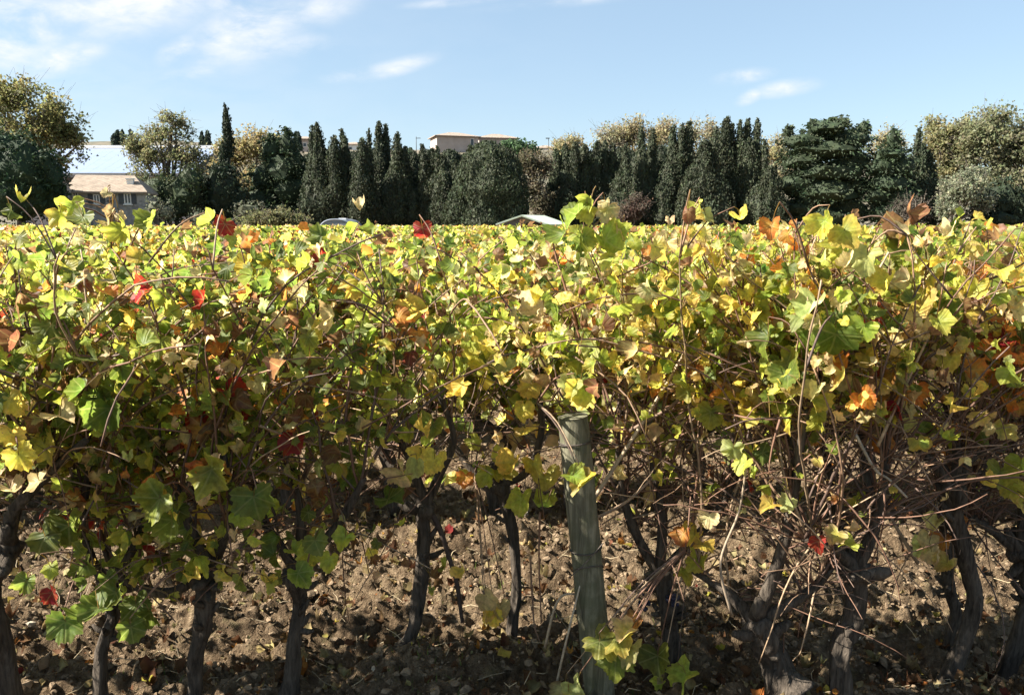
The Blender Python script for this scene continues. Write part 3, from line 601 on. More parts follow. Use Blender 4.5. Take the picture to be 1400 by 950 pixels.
extra_cane('g', [(800, 700), (890, 560), (950, 460), (1010, 375)], .007, .004, (.36, .28, .19), -.12)
extra_cane('g', [(860, 590), (930, 545), (985, 470), (1025, 420)], .006, .004, (.15, .10, .07), -.1)
extra_cane('g', [(795, 470), (775, 400), (760, 350), (752, 312)], .005, .003, (.20, .10, .06), .1)
extra_cane('i', [(1165, 585), (1195, 640), (1215, 655), (1240, 680)], .0045, .0035, (.32, .27, .20), -.12)
extra_cane('i', [(1200, 610), (1230, 545), (1260, 480), (1290, 420)], .005, .003, (.34, .25, .16), -.1)
extra_cane('h', [(1120, 600), (1150, 480), (1185, 400), (1215, 345)], .006, .003, (.30, .23, .15), -.1)
extra_cane('h', [(1000, 840), (985, 770), (1010, 700), (1020, 640)], .0042, .003, (.24, .185, .13), -.15)
extra_cane('j', [(1255, 770), (1210, 690), (1205, 640), (1212, 590)], .006, .004, (.30, .23, .16), .1)

def grape_bunch(key, px, py, n=26, s=.0075):
    h = HERO[key]; r = np.random.default_rng(9); p = P(px, py, h['Y'] - .05); mb = MB(); v, f = ICO2
    for i in range(n):
        t = r.random(); q = p + np.array([r.normal(0, .016), r.normal(0, .016), -t * .085]) * (1.15 - .55 * t) ; mb.add(v * s * (.8 + .4 * r.random()) + q, f, np.array([.012, .012, .03]) * (.7 + .8 * r.random()))
    tube(mb, np.array([p + [0, 0, .06], p + [.004, 0, .02], p + [0, 0, -.06]]), [.0025, .002, .001], 5, c=(.12, .08, .05)); o = mb.obj('grape_bunch', M_GRAPE, h['root'], h['base'])
M_GRAPE = plain('grape_skin', (.02, .02, .05), .45, .3, 200, attr=True, spec=.4)
grape_bunch('g', 918, 805); grape_bunch('g', 880, 812, 14, .0065)

# ------------------------------------------------------------------ wooden post
def wood_material():
    m, N, L, out = mat('weathered_wood'); tcn = N('ShaderNodeTexCoord'); o = tcn.outputs['Object']
    mp = N('ShaderNodeMapping'); mp.inputs['Scale'].default_value = (38, 38, 4); L(o, mp.inputs[0]); a = noise(N, L, 1, 7, .68, mp.outputs[0], 1.1); b = noise(N, L, 14, 4, .6, o)
    c = ramp(N, L, a.outputs['Fac'], [(.32, (.045, .042, .028)), (.5, (.13, .122, .083)), (.68, (.235, .22, .155))])
    c = rgbmix(N, L, mth(N, L, 'MULTIPLY', ramp(N, L, b.outputs['Fac'], [(.42, (0, 0, 0)), (.62, (1, 1, 1))]), .65), c, (.07, .075, .04))
    mp2 = N('ShaderNodeMapping'); mp2.inputs['Scale'].default_value = (60, 60, 1.6); L(o, mp2.inputs[0]); ck = noise(N, L, 1, 3, .5, mp2.outputs[0], .8)
    cr = ramp(N, L, ck.outputs['Fac'], [(.27, (0, 0, 0)), (.32, (1, 1, 1))]); c = rgbmix(N, L, cr, (.05, .045, .035), c)
    pb = N('ShaderNodeBsdfPrincipled'); L(c, pb.inputs['Base Color']); pb.inputs['Roughness'].default_value = .9; pb.inputs['Specular IOR Level'].default_value = .2
    L(bump(N, L, mth(N, L, 'ADD', a.outputs['Fac'], cr), .7, .006), pb.inputs['Normal']); L(pb.outputs[0], out.inputs['Surface']); return m
M_WOOD = wood_material(); M_WIRE = plain('rusty_wire', (.09, .075, .065), .6, .3, 60, metal=.5)
def post():
    b = G(823, 965); Y = b[1]; b[2] = gz(b[0], b[1]); top = P(783, 569, Y + .02)
    root = empty('vineyard_post', b, 'round weathered grey green wooden post leaning left in front of the vines', 'post')
    ax = top - b; n = 40; t = np.linspace(-.08, 1, n); path = b + ax * t[:, None]; rr = np.full(n, .0505) * (1 - .03 * t); rr[-1] *= .93; rr[-2] *= .985
    mb = MB(); tube(mb, path, rr, 28, rough=.035, seed=4, cap=False)
    k = 28; T = nrm(ax); A = nrm(np.cross(T, [.31, .95, .05])); B = np.cross(T, A); th = np.linspace(0, 2 * math.pi, k, endpoint=False)
    rg = [path[-1] + (A * np.cos(th)[:, None] + B * np.sin(th)[:, None]) * .0505 * .955 * q + T * (.001 + .004 * (1 - q)) for q in (1., .6)]; V = np.concatenate(rg + [[path[-1] + T * .005]]); j = np.arange(k); jn = (j + 1) % k
    mb.add(V, np.concatenate([np.stack([j, jn, k + jn], 1), np.stack([j, k + jn, k + j], 1), np.stack([k + j, k + jn, np.full(k, 2 * k)], 1)]), (.5, .5, .5))
    mb.obj('shaft', M_WOOD, root, b)
    def ring(tc_, tilt, tail=None):
        c = b + ax * tc_; th = np.linspace(0, 2 * math.pi * 1.04, 34); R = .0505 * 1.04
        q = c + (A * np.cos(th)[:, None] + B * np.sin(th)[:, None]) * R + T * (tilt * np.cos(th + 1.2))[:, None]
        m = MB(); tube(m, q, .0021, 5)
        if tail is not None: tube(m, smooth_path(tail, 12), .0018, 5)
        m.obj('wire_tie', M_WIRE, root, b)
    f = lambda px, py: P(px, py, Y - .06)
    ring(.925, .004); ring(.915, -.006)
    ring(.575, .006, [f(778, 790) , f(800, 770), f(825, 742)]); ring(.50, -.03)
post()

def dry_stick():
    m = MB(); p = [G(758, 948), P(772, 885, 2.3), P(793, 800, 2.32)]; p = smooth_path(p, 10); p[0][2] = -.01
    tube(m, p, np.linspace(.0045, .003, 10), 6, c=(.34, .28, .2), rough=.1); o = m.obj('dry_stick', M_CANE, off=p[0]); o.location = tuple(p[0]); tag(o, 'thin straight pale stick propped from the soil against the wooden post', 'stick')
dry_stick()

# ------------------------------------------------------------------ litter on the soil
def litter():
    r = np.random.default_rng(21); n = 15000; y = 1.8 + r.random(n) ** 1.4 * 7; x = (r.random(n) - .5) * 2 * (1 + .7 * y); z = ground_h(x, y) + .008 + .012 * r.random(n)
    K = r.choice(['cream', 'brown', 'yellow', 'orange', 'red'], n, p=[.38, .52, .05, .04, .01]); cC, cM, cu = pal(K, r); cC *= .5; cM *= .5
    Nn = r.normal(0, .5, (n, 3)) + [0, 0, 1]; Tn = r.normal(0, 1, (n, 3)); S = .006 + .034 * r.random(n) ** 3; mb = MB()
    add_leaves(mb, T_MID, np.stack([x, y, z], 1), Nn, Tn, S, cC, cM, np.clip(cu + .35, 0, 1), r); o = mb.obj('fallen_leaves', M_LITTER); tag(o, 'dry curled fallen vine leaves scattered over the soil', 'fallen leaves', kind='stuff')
    mb = MB()
    for i in range(3000):
        yy = 1.8 + r.random() ** 1.4 * 6; xx = (r.random() - .5) * 2 * (1 + .7 * yy); L = .03 + .10 * r.random() ** 2; a = r.random() * 6.28; el = r.normal(.1, .25); z0 = gz(xx, yy) + .008
        d = np.array([math.cos(a) * math.cos(el), math.sin(a) * math.cos(el), abs(math.sin(el))]) * L; mid = np.array([xx, yy, z0]) + d * .5 + r.normal(0, .006, 3)
        tube(mb, np.array([[xx, yy, z0], mid, np.array([xx, yy, z0]) + d]), [.0016, .0016, .001], 3, c=np.array([.40, .32, .2]) * (.35 + .8 * r.random()), cap=False)
    o = mb.obj('straw_litter', M_CANE); tag(o, 'bits of straw and broken twig lying on the soil', 'straw', kind='stuff')
    mb = MB(); n = 900; cx = (r.random(26) - .5) * 4.5; cy = 2 + r.random(26) * 3
    for i in range(n):      # small weeds between the clods
        k = r.integers(26); xx, yy = cx[k] + r.normal(0, .12), cy[k] + r.normal(0, .10); z0 = gz(xx, yy); h_ = .012 + .03 * r.random(); d = r.normal(0, .012, 2); w = .002
        mb.add([[xx - w, yy, z0], [xx + w, yy, z0], [xx + d[0], yy + d[1], z0 + h_]], [[0, 1, 2]], np.array([.09, .12, .03]) * (.6 + .8 * r.random()))
    o = mb.obj('low_weeds', M_LITTER); tag(o, 'tiny green weeds sprouting between the clods', 'weeds', kind='stuff')
litter()

# ------------------------------------------------------------------ the rows behind
def proto(seed, mix, tpl, n_canes, size, mat_leaf, step=.06, extra=.5, k=(9, 7, 4), zm=1.47):
    r = np.random.default_rng(500 + seed); h = .42 + .14 * r.random(); b = r.normal(0, .05, (3, 2))
    path = smooth_path([[0, 0, -.05], [b[0, 0], b[0, 1] * .4, h * .4], [b[1, 0], b[1, 1] * .4, h * .75], [b[2, 0], b[2, 1] * .4, h]], 12)
    t = MB(); tube(t, path, np.linspace(.037, .033, 12) * (1 + .25 * r.random(12)), k[0], rough=.28, seed=seed); arms = []
    st = []
    for sgn in (-1, 1, r.choice([-1, 1])):
        m = MB(); ap = smooth_path([path[-2], path[-1] + [sgn * .12, r.normal(0, .05), .06], path[-1] + [sgn * (.25 + .1 * r.random()), r.normal(0, .1), .16 + .1 * r.random()]], 9); tube(m, ap, np.linspace(.022, .009, 9), k[1], rough=.2, seed=seed + 3); arms.append(m)
        st += [(q, nrm(ap[-1] - ap[0])) for q in ap[3:]]
    cn = MB(); canes = []
    for i in range(n_canes):
        s, d = st[r.integers(len(st))]; c = grow_cane(s, nrm(d * .5 + [r.normal(0, .4), r.normal(0, .3), .9]), .75 + .5 * r.random(), r, zm, 0, .05, 0., step); canes.append(c); tube(cn, c, np.linspace(.005, .002, len(c)), k[2], c=cane_col(len(c), r), cap=False)
        if r.random() < .6: j = r.integers(2, len(c) - 2); c2 = grow_cane(c[j], r.normal(0, 1, 3) + [0, 0, .3], .3, r, zm, 0, .1, 0., step); canes.append(c2); tube(cn, c2, .002, 3, c=cane_col(len(c2), r), cap=False)
    for i in range(34): 
        s, d = st[r.integers(len(st))]; c2 = grow_cane(s, [r.normal(0, 1), r.normal(0, .5), r.normal(-.05, .5)], .2 + .45 * r.random(), r, 1.2, 0, .08, 0., step); tube(cn, c2, .0026, 3, c=cane_col(len(c2), r), cap=False)
        if r.random() < .55: canes.append(c2)
    de = lambda p: .22 + .70 * ss(.35, .8, p[2])
    Pn, Nn, Tn, S, K, A = leaf_on_canes(canes, de, r, mix, (0, -.3, .3), extra, size, ymid=0.); lf = MB(); cC, cM, cu = pal(K, r)
    add_leaves(lf, tpl, np.array(Pn), np.array(Nn), np.array(Tn), np.array(S), cC, cM, cu, r)
    return t, arms, cn, lf
MIXN = ['yellowing', 'faded cream and yellow', 'leafy green', 'yellowing', 'orange and red tinged', 'faded cream and yellow', 'yellowing', 'leafy green', 'faded cream and yellow', 'orange and red tinged']
NEAR, FAR = [], []
for i, mx in enumerate(MIXN):
    t, arms, cn, lf = proto(i, mx, T_MID, 19, (.034, .07), M_LEAF_FAR, .06, 1.3)
    NEAR.append((t.mesh('vine_trunk', M_BARK), [a.mesh('vine_arm', M_BARK) for a in arms], cn.mesh('vine_canes', M_CANE), lf.mesh('vine_foliage', M_LEAF_FAR)))
for i, mx in enumerate(MIXN):
    t, arms, cn, lf = proto(40 + i, mx, T_LO, 13, (.045, .085), M_LEAF_FAR, .08, 1.0, (6, 5, 3), 1.41)
    m = MB()
    for src, k in [(t, 0)] + [(a, 0) for a in arms] + [(cn, 1), (lf, 2)]:
        V = np.concatenate(src.v); m.add(V, np.concatenate(src.f), np.concatenate(src.c), uv=np.concatenate(src.uv), m=k)
    FAR.append(m.mesh('whole_vine', [M_BARK, M_CANE, M_LEAF_FAR]))
ORD = ['second', 'third', 'fourth', 'fifth', 'sixth', 'seventh', 'eighth', 'ninth', 'tenth', 'eleventh', 'twelfth', 'thirteenth', 'fourteenth']
LOOK = {'leafy green': 'mostly green', 'yellowing': 'yellow green', 'faded cream and yellow': 'faded cream and yellow', 'orange and red tinged': 'orange tinged'}
ROW0, ROWD = 4.15, 1.7
def sector(px):
    for lim, s in ((250, 'toward the stone house'), (480, 'toward the domed shelter'), (690, 'toward the hilltop villa'), (900, 'behind the wooden post'), (1130, 'toward the flat topped cypress')):
        if px < lim: return s
    return 'toward the plane trees'
r = np.random.default_rng(77); count = 0; last_row_y = 0; ROWS_IND = 0
for k in range(14):
    y0 = ROW0 + ROWD * k; hw = .667 * y0 + 1.0; sp_ = (.56, .70)[k] if k < 2 else 1.05; n = int(2 * hw / sp_)
    if count + n > 290: break
    for i in range(n):
        x = -hw + (i + .5) * sp_ + r.normal(0, .06); y = y0 + r.normal(0, .07); v = r.integers(10); mx = MIXN[v]
        if x < -.2 * y and r.random() < .35: v = [2, 7][r.integers(2)]; mx = MIXN[v]
        px = 700 + 1050 * x / y; lab = f'{LOOK[mx]} vine in the {ORD[k]} row, {sector(px)}'
        rz = (0 if r.random() < .5 else math.pi) + r.normal(0, .15); sz = .93 + .13 * r.random()
        if k < 4:
            o = empty('grape_vine', (x, y, gz(x, y)), lab, 'grape vine', 'grape vines in the rows behind')
            tr, ar, cn, lf = NEAR[v]
            for nm, me in [('trunk', tr)] + [('arm', a) for a in ar] + [('canes', cn), ('foliage', lf)]:
                c = bpy.data.objects.new(nm, me); COL.objects.link(c); c.parent = o
        else:
            o = bpy.data.objects.new('grape_vine', FAR[v]); COL.objects.link(o); o.location = (x, y, gz(x, y)); tag(o, lab, 'grape vine', 'grape vines in the rows behind')
        o.rotation_euler = (0, 0, rz); sz *= 1 - .05 * min(1, k / 8); o.scale = (sz * 1.05, sz * 1.05, sz); count += 1
    last_row_y = y0; ROWS_IND = k + 1
def far_rows():
    r = np.random.default_rng(31); mb = MB(); y = last_row_y + ROWD; FIELD_END = 63
    while y < FIELD_END:
        hw = .70 * y + 3; n = int(2 * hw * (150 if y < 40 else 105)); x = (r.random(n) - .5) * 2 * hw; patch = vnoise(np.stack([x * .55, np.full(n, y), np.zeros(n)], 1), 5); top = np.interp(y, [20, 45, 63], [1.31, 1.22, 1.16]) + .07 * vnoise(np.stack([x * 1.4, np.full(n, y * 3), np.zeros(n)], 1), 9)
        z = top - .75 * r.random(n) ** 1.6; z[: n // 25] = top[: n // 25] + .09 * r.random(n // 25); yy = y + r.normal(0, .22, n)
        names = np.array(['yellowing', 'faded cream and yellow', 'leafy green', 'orange and red tinged'])[np.clip(((patch + 1) * 2).astype(int), 0, 3)]
        K = np.empty(n, object)
        for nm in set(names): s = names == nm; K[s] = choose(nm, s.sum(), r)
        cC, cM, cu = pal(list(K), r); s_ = .06 + .05 * r.random(n)
        add_leaves(mb, T_LO, np.stack([x, yy, z], 1), r.normal(0, .7, (n, 3)) + [-.2, -.3, .5], r.normal(0, .5, (n, 3)) + [0, 0, -.8], s_, cC, cM, cu, r)
        y += ROWD
    o = mb.obj('far_vine_rows', M_LEAF_FAR); tag(o, 'far rows of yellowing vines merging into one band below the trees', 'vine rows', kind='stuff')
far_rows()

# ------------------------------------------------------------------ trees
def cards(mb, Pn, Nn, Tn, S, asp, col, r, bend=.25):
    """small leaf sprays: a bent kite of four triangles at each point"""
    n = len(Pn); Nn = nrm(Nn); Tn = nrm(Tn - (Tn * Nn).sum(1, keepdims=True) * Nn); B = np.cross(Tn, Nn); S = S[:, None]; w = S * asp * (.7 + .6 * r.random((n, 1)))
    b = bend * S * r.normal(0, 1, (n, 1)) * Nn
    V = np.stack([Pn - Tn * S * .5, Pn + B * w * .5 + Tn * S * .05 + b, Pn + Tn * S * .5 - b * .5, Pn - B * w * .5 - Tn * S * .08 + b], 1).reshape(-1, 3)
    f = (np.array([[0, 1, 2], [0, 2, 3]])[None] + np.arange(n)[:, None, None] * 4).reshape(-1, 3); mb.add(V, f, np.repeat(col, 4, 0))
def tints(base, n, r, var=.35, hue=.12): return np.clip(np.array(base)[None] * (1 - var + 2 * var * r.random((n, 1))) * (1 + hue * (r.random((n, 3)) - .5) * 2), 0, 1)

def flame(mb, cx, cy, zb, zt, w, col, r, core, power=.50, low=.6, size=.28, lump=.36):
    """one upright cypress plume"""
    H = zt - zb; sd = int(r.integers(1e6)); area = 3.1 * w * H * .8; n = int(area * 36) + 60
    lx = r.normal(0, .02) * H; ly = r.normal(0, .02) * H
    def surf(t, th):
        prof = (1 - t) ** power * np.minimum(1, low + (1 - low) * t * 4) ; prof = np.maximum(prof, .02)
        l = 1 + lump * vnoise(np.stack([np.cos(th) * 1.6, np.sin(th) * 1.6, t * H * .45], -1), sd) + lump * .7 * vnoise(np.stack([np.cos(th) * 3.6, np.sin(th) * 3.6, t * H * .8], -1), sd + 3)
        rr = w / 2 * prof * l
        return np.stack([cx + lx * t * t + rr * np.cos(th), cy + ly * t * t + rr * np.sin(th), zb + H * t], -1)
    t = 1 - r.random(n) ** .75 * 1.0; t = np.clip(1 - (1 - r.random(n)) ** .8, 0, 1); th = r.random(n) * 6.283
    p = surf(t, th); out = np.stack([np.cos(th), np.sin(th), np.full(n, .35)], -1)
    p += out * r.normal(0, .07 * min(1, w), (n, 1)) ; T = out * .55 + np.array([0, 0, 1.]) + r.normal(0, .28, (n, 3)); N_ = out + r.normal(0, .5, (n, 3))
    cl = vnoise(p * 1.1, sd + 9)[:, None]; cards(mb, p, N_, T, size * (.6 + .8 * r.random(n)), .5, tints(col, n, r, .22) * (1 + .35 * cl), r)
    k = 14; m = 12; tt, hh = np.meshgrid(np.linspace(0, .985, m), np.linspace(0, 6.283, k, endpoint=False), indexing='ij')
    q = surf(tt, hh); ctr = np.stack([cx + lx * tt * tt, cy + ly * tt * tt, q[..., 2]], -1); q = ctr + (q - ctr) * .80; V = q.reshape(-1, 3); i = np.arange(m - 1)[:, None] * k; j = np.arange(k)[None]; jn = (j + 1) % k
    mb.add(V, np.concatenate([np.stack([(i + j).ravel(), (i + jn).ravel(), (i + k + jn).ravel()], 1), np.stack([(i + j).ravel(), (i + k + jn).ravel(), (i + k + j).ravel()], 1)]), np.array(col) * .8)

GB = 318
def cypress(name, label, cat, Y, plumes, col=(.042, .051, .029), group='dark cypresses along the far edge of the vineyard', seed=0, **kw):
    """plumes: (place x, top y, bottom y, width) measured in the photograph"""
    r = np.random.default_rng(900 + seed); m = Y / F_PX; c0 = P(np.mean([p[0] for p in plumes]), 300, Y)
    root = empty(name, (c0[0], Y, 0), label, cat, group); mb = MB(); tb = MB(); q = 0
    if name == 'cypress_tree' and Y < 120 and seed != 60:      # bushy skirt and side shoots
        xs = [p[0] for p in plumes]; w0 = max(max(xs) - min(xs) + 14, 24); tp = min(p[1] for p in plumes)
        plumes = list(plumes) + [(np.mean(xs) + r.normal(0, 3), tp + (312 - tp) * (.26 + .12 * r.random()), 316, w0 * 1.0), (np.mean(xs) + r.normal(0, w0 * .3), tp + (312 - tp) * (.3 + .3 * r.random()), 316, w0 * .6), (np.mean(xs) + r.normal(0, w0 * .5), tp + (312 - tp) * (.5 + .2 * r.random()), 316, w0 * .7)]
    for (px, pt, pb_, w) in plumes:
        a = P(px, pt, Y); zb = max(.15, P(px, pb_, Y)[2]); yo = Y + r.normal(0, .5)
        w = w * 1.42
        flame(mb, a[0], yo, zb, a[2], w * m, np.array(col) * (.85 + .3 * r.random()), r, True, **kw)
        if q < 3 or zb < 1: tube(tb, [[c0[0] + (a[0] - c0[0]) * .5, yo, -.05], [a[0], yo, zb + .3], [a[0], yo, zb + (a[2] - zb) * .6]], [.22, .16, .05], 7, rough=.15)
        q += 1
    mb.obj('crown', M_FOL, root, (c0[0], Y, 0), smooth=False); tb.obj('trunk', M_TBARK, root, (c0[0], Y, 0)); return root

def blob_tree(name, label, cat, Y, blobs_, col, group=None, seed=0, size=.4, dens=22, core=.72, asp=.6, matl=None, depth=.8, trunk_px=None, layered=False, var=.35):
    """dense rounded crown made of clumps: (x, y, half width, half height) measured in the photograph"""
    r = np.random.default_rng(1300 + seed); m = Y / F_PX; matl = matl or M_FOL; tx = trunk_px if trunk_px is not None else np.mean([b[0] for b in blobs_]); c0 = P(tx, 300, Y); off = (c0[0], Y, 0); root = empty(name, off, label, cat, group); mb = MB(); tb = MB()
    tip = np.mean([P(b[0], b[1], Y) for b in blobs_], 0); tube(tb, smooth_path([[c0[0], Y, -.05], [c0[0] + .1, Y, tip[2] * .4], [tip[0], Y, tip[2]]], 8), np.linspace(.3, .08, 8), 8, rough=.15)
    for (bx, by, rw, rh) in blobs_:
        c = P(bx, by, Y); R = np.array([rw * m, rw * m * depth, rh * m]); sd = int(r.integers(1e6)); n = int(12 * (R[0] * R[2]) * dens / 10 * 3) + 40
        d = nrm(r.normal(0, 1, (n, 3))); l = 1 + .22 * vnoise(d * 2.3, sd) + .16 * vnoise(d * 5.5, sd + 1); rad = l * (1 - .22 * r.random(n) ** 2)
        p = c + d * R * rad[:, None]; p[:, 2] = np.maximum(p[:, 2], .1); out = nrm(d / R)
        if layered: T = out * np.array([1, 1, .3]) + r.normal(0, .25, (n, 3)) + [0, 0, .12]; N_ = np.array([0, 0, 1.]) + out * .35 + r.normal(0, .35, (n, 3))
        else: T = r.normal(0, .7, (n, 3)) + out * .6 + [0, 0, .3]; N_ = out + r.normal(0, .6, (n, 3))
        cl = vnoise(p * .9, sd + 9)[:, None]; cards(mb, p, N_, T, size * (.6 + .8 * r.random(n)), asp, tints(col, n, r, var) * (1 + .25 * cl), r)
        if core:
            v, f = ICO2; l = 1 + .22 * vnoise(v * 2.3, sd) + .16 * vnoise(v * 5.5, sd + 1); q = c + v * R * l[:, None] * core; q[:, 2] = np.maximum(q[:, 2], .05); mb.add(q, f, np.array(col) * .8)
        tube(tb, smooth_path([[c0[0], Y, tip[2] * .35], (c + [c0[0], Y, tip[2] * .5]) / 2, c], 6), np.linspace(.14, .03, 6), 6)
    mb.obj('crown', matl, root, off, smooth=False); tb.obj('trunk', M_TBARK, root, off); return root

def airy_tree(name, label, cat, Y, ells, col, group=None, seed=0, trunk_px=None, n_limbs=70, per=60, size=.26, spread=.75, col2=None, bark=None, trunk_r=.3, depth=.8):
    """thin autumn crown: limbs and twigs to clusters of small leaves, gaps between"""
    r = np.random.default_rng(1700 + seed); m = Y / F_PX; tx = trunk_px if trunk_px is not None else ells[0][0]; c0 = P(tx, 300, Y); off = (c0[0], Y, 0); root = empty(name, off, label, cat, group); tb = MB(); mb = MB()
    area = np.array([e[2] * e[3] for e in ells], float); zlow = min(P(e[0], e[1] + e[3], Y)[2] for e in ells); fork = np.array([c0[0], Y, max(1.2, zlow * .6 + .8)])
    tube(tb, smooth_path([[c0[0], Y, -.1], [c0[0] + r.normal(0, .1), Y, fork[2] * .5], fork], 8), np.linspace(trunk_r, trunk_r * .75, 8), 9, rough=.15)
    hubs = []
    for e in ells:
        c = P(e[0], e[1], Y)
        for q in range(2):
            h = c + np.array([r.normal(0, e[2] * m * .25), r.normal(0, e[2] * m * .25), -e[3] * m * .25]); hubs.append(h); tube(tb, smooth_path([fork, (fork + h) / 2 + r.normal(0, .3, 3) + [0, 0, .3], h], 7), np.linspace(trunk_r * .55, .07, 7), 6)
    Pn, On = [], []
    for i in range(n_limbs):
        e = ells[r.choice(len(ells), p=area / area.sum())]; c = P(e[0], e[1], Y); R = np.array([e[2] * m, e[2] * m * depth, e[3] * m]); d = nrm(r.normal(0, 1, 3)); end = c + d * R * (.35 + .65 * r.random() ** .45)
        h = hubs[np.argmin([np.linalg.norm(end - q) for q in hubs])]; pth = smooth_path([h, (h + end) / 2 + r.normal(0, .25, 3), end], 7); tube(tb, pth, np.linspace(.06, .015, 7), 4, cap=False)
        k = int(per * (.4 + 1.2 * r.random())); tt = r.random(k) ** .55; cl = np.array([np.interp(tt, np.linspace(0, 1, 7), pth[:, a]) for a in range(3)]).T + r.normal(0, spread * .5, (k, 3)) * np.array([1, 1, .8]); Pn.append(cl); On.append(np.full(k, r.random()))
        for q in range(3): g = end + r.normal(0, spread * .9, 3); tube(tb, np.array([pth[4], (pth[4] + g) / 2 + [0, 0, .1], g]), [.022, .014, .008], 3, cap=False)
    Pn = np.concatenate(Pn); On = np.concatenate(On)[:, None]; Pn[:, 2] = np.maximum(Pn[:, 2], .2); n = len(Pn); base = tints(col, n, r, .3)
    if col2 is not None: base = base * (1 - On) + tints(col2, n, r, .3) * On
    cards(mb, Pn, r.normal(0, 1, (n, 3)) + [0, 0, .3], r.normal(0, 1, (n, 3)), size * (.6 + .8 * r.random(n)), .75, base, r); mb.obj('crown', M_FOL_LIGHT, root, off, smooth=False); tb.obj('trunk', M_TBARK, root, off); return root

# left group
airy_tree('plane_tree', 'tall rounded yellow olive tree at the far left, above the dark round pine', 'tree', 84, [(30, 165, 62, 62), (75, 170, 40, 42), (-20, 165, 60, 62), (104, 188, 18, 10), (50, 215, 60, 40), (10, 130, 40, 26)], (.19, .17, .07), 'thin autumn trees', 1, 30, 190, 95, .30, .95, (.12, .13, .05), trunk_r=.4)
blob_tree('round_pine', 'dense dark green round pine tree left of the stone house', 'tree', 66, [(22, 235, 58, 52), (60, 240, 30, 40), (-30, 230, 60, 56), (30, 270, 58, 38), (70, 262, 18, 26), (5, 205, 40, 26)], (.028, .050, .024), None, 2, .34, 40, .8, .35)
airy_tree('poplar_tree', 'half bare grey olive tree rising in front of the solar roof', 'tree', 80, [(226, 200, 46, 30), (233, 175, 26, 24), (238, 163, 13, 13), (205, 205, 34, 30), (254, 210, 32, 34), (228, 235, 52, 30), (188, 200, 18, 16), (214, 188, 22, 18)], (.19, .175, .09), 'thin autumn trees', 3, 232, 150, 48, .24, .7, (.11, .125, .06), depth=.6)
blob_tree('laurel_bush', 'broad dark green bush below the half bare tree', 'bush', 77, [(215, 262, 22, 26), (250, 268, 30, 36), (235, 285, 34, 24), (262, 250, 20, 26)], (.045, .062, .030), 'shrubs along the field edge', 4, .36, 26, .7, .35)
blob_tree('olive_bush', 'small grey green olive bush right of the stone house', 'bush', 70, [(212, 285, 14, 18), (228, 290, 12, 14), (206, 295, 10, 12)], (.13, .14, .095), 'shrubs along the field edge', 5, .22, 40, .6, .5)
cypress('thin_cypress', 'needle thin cypress standing taller than all trees near it', 'cypress', 84, [(306, 140, 215, 10), (305, 195, 300, 18)], (.034, .046, .026), None, 6, size=.3, low=.8, power=.5)
airy_tree('plane_tree', 'yellow brown tree crown behind the needle thin cypress', 'tree', 98, [(345, 195, 44, 22), (318, 205, 22, 20), (372, 200, 22, 20), (340, 235, 50, 40), (296, 225, 14, 30)], (.22, .18, .075), 'thin autumn trees', 7, 342, 130, 80, .30, .9, (.18, .16, .09))
blob_tree('holm_oak', 'near black rounded oak at the foot of the needle thin cypress', 'tree', 79, [(302, 262, 34, 34), (285, 275, 20, 28), (322, 280, 20, 24), (305, 242, 18, 22)], (.030, .042, .024), None, 8, .36, 32, .78)
blob_tree('olive_bush', 'grey green bush under the near black oak', 'bush', 72, [(272, 300, 12, 16), (282, 305, 10, 12), (340, 288, 22, 16)], (.10, .11, .07), 'shrubs along the field edge', 9, .24, 34, .6)
airy_tree('olive_bush', 'olive coloured hedge bush left of the grey domed shelter', 'bush', 68, [(350, 300, 28, 10), (380, 298, 28, 12), (405, 302, 18, 9)], (.13, .125, .06), 'shrubs along the field edge', 10, 380, 90, 60, .2, .5, (.10, .11, .05), trunk_r=.12)
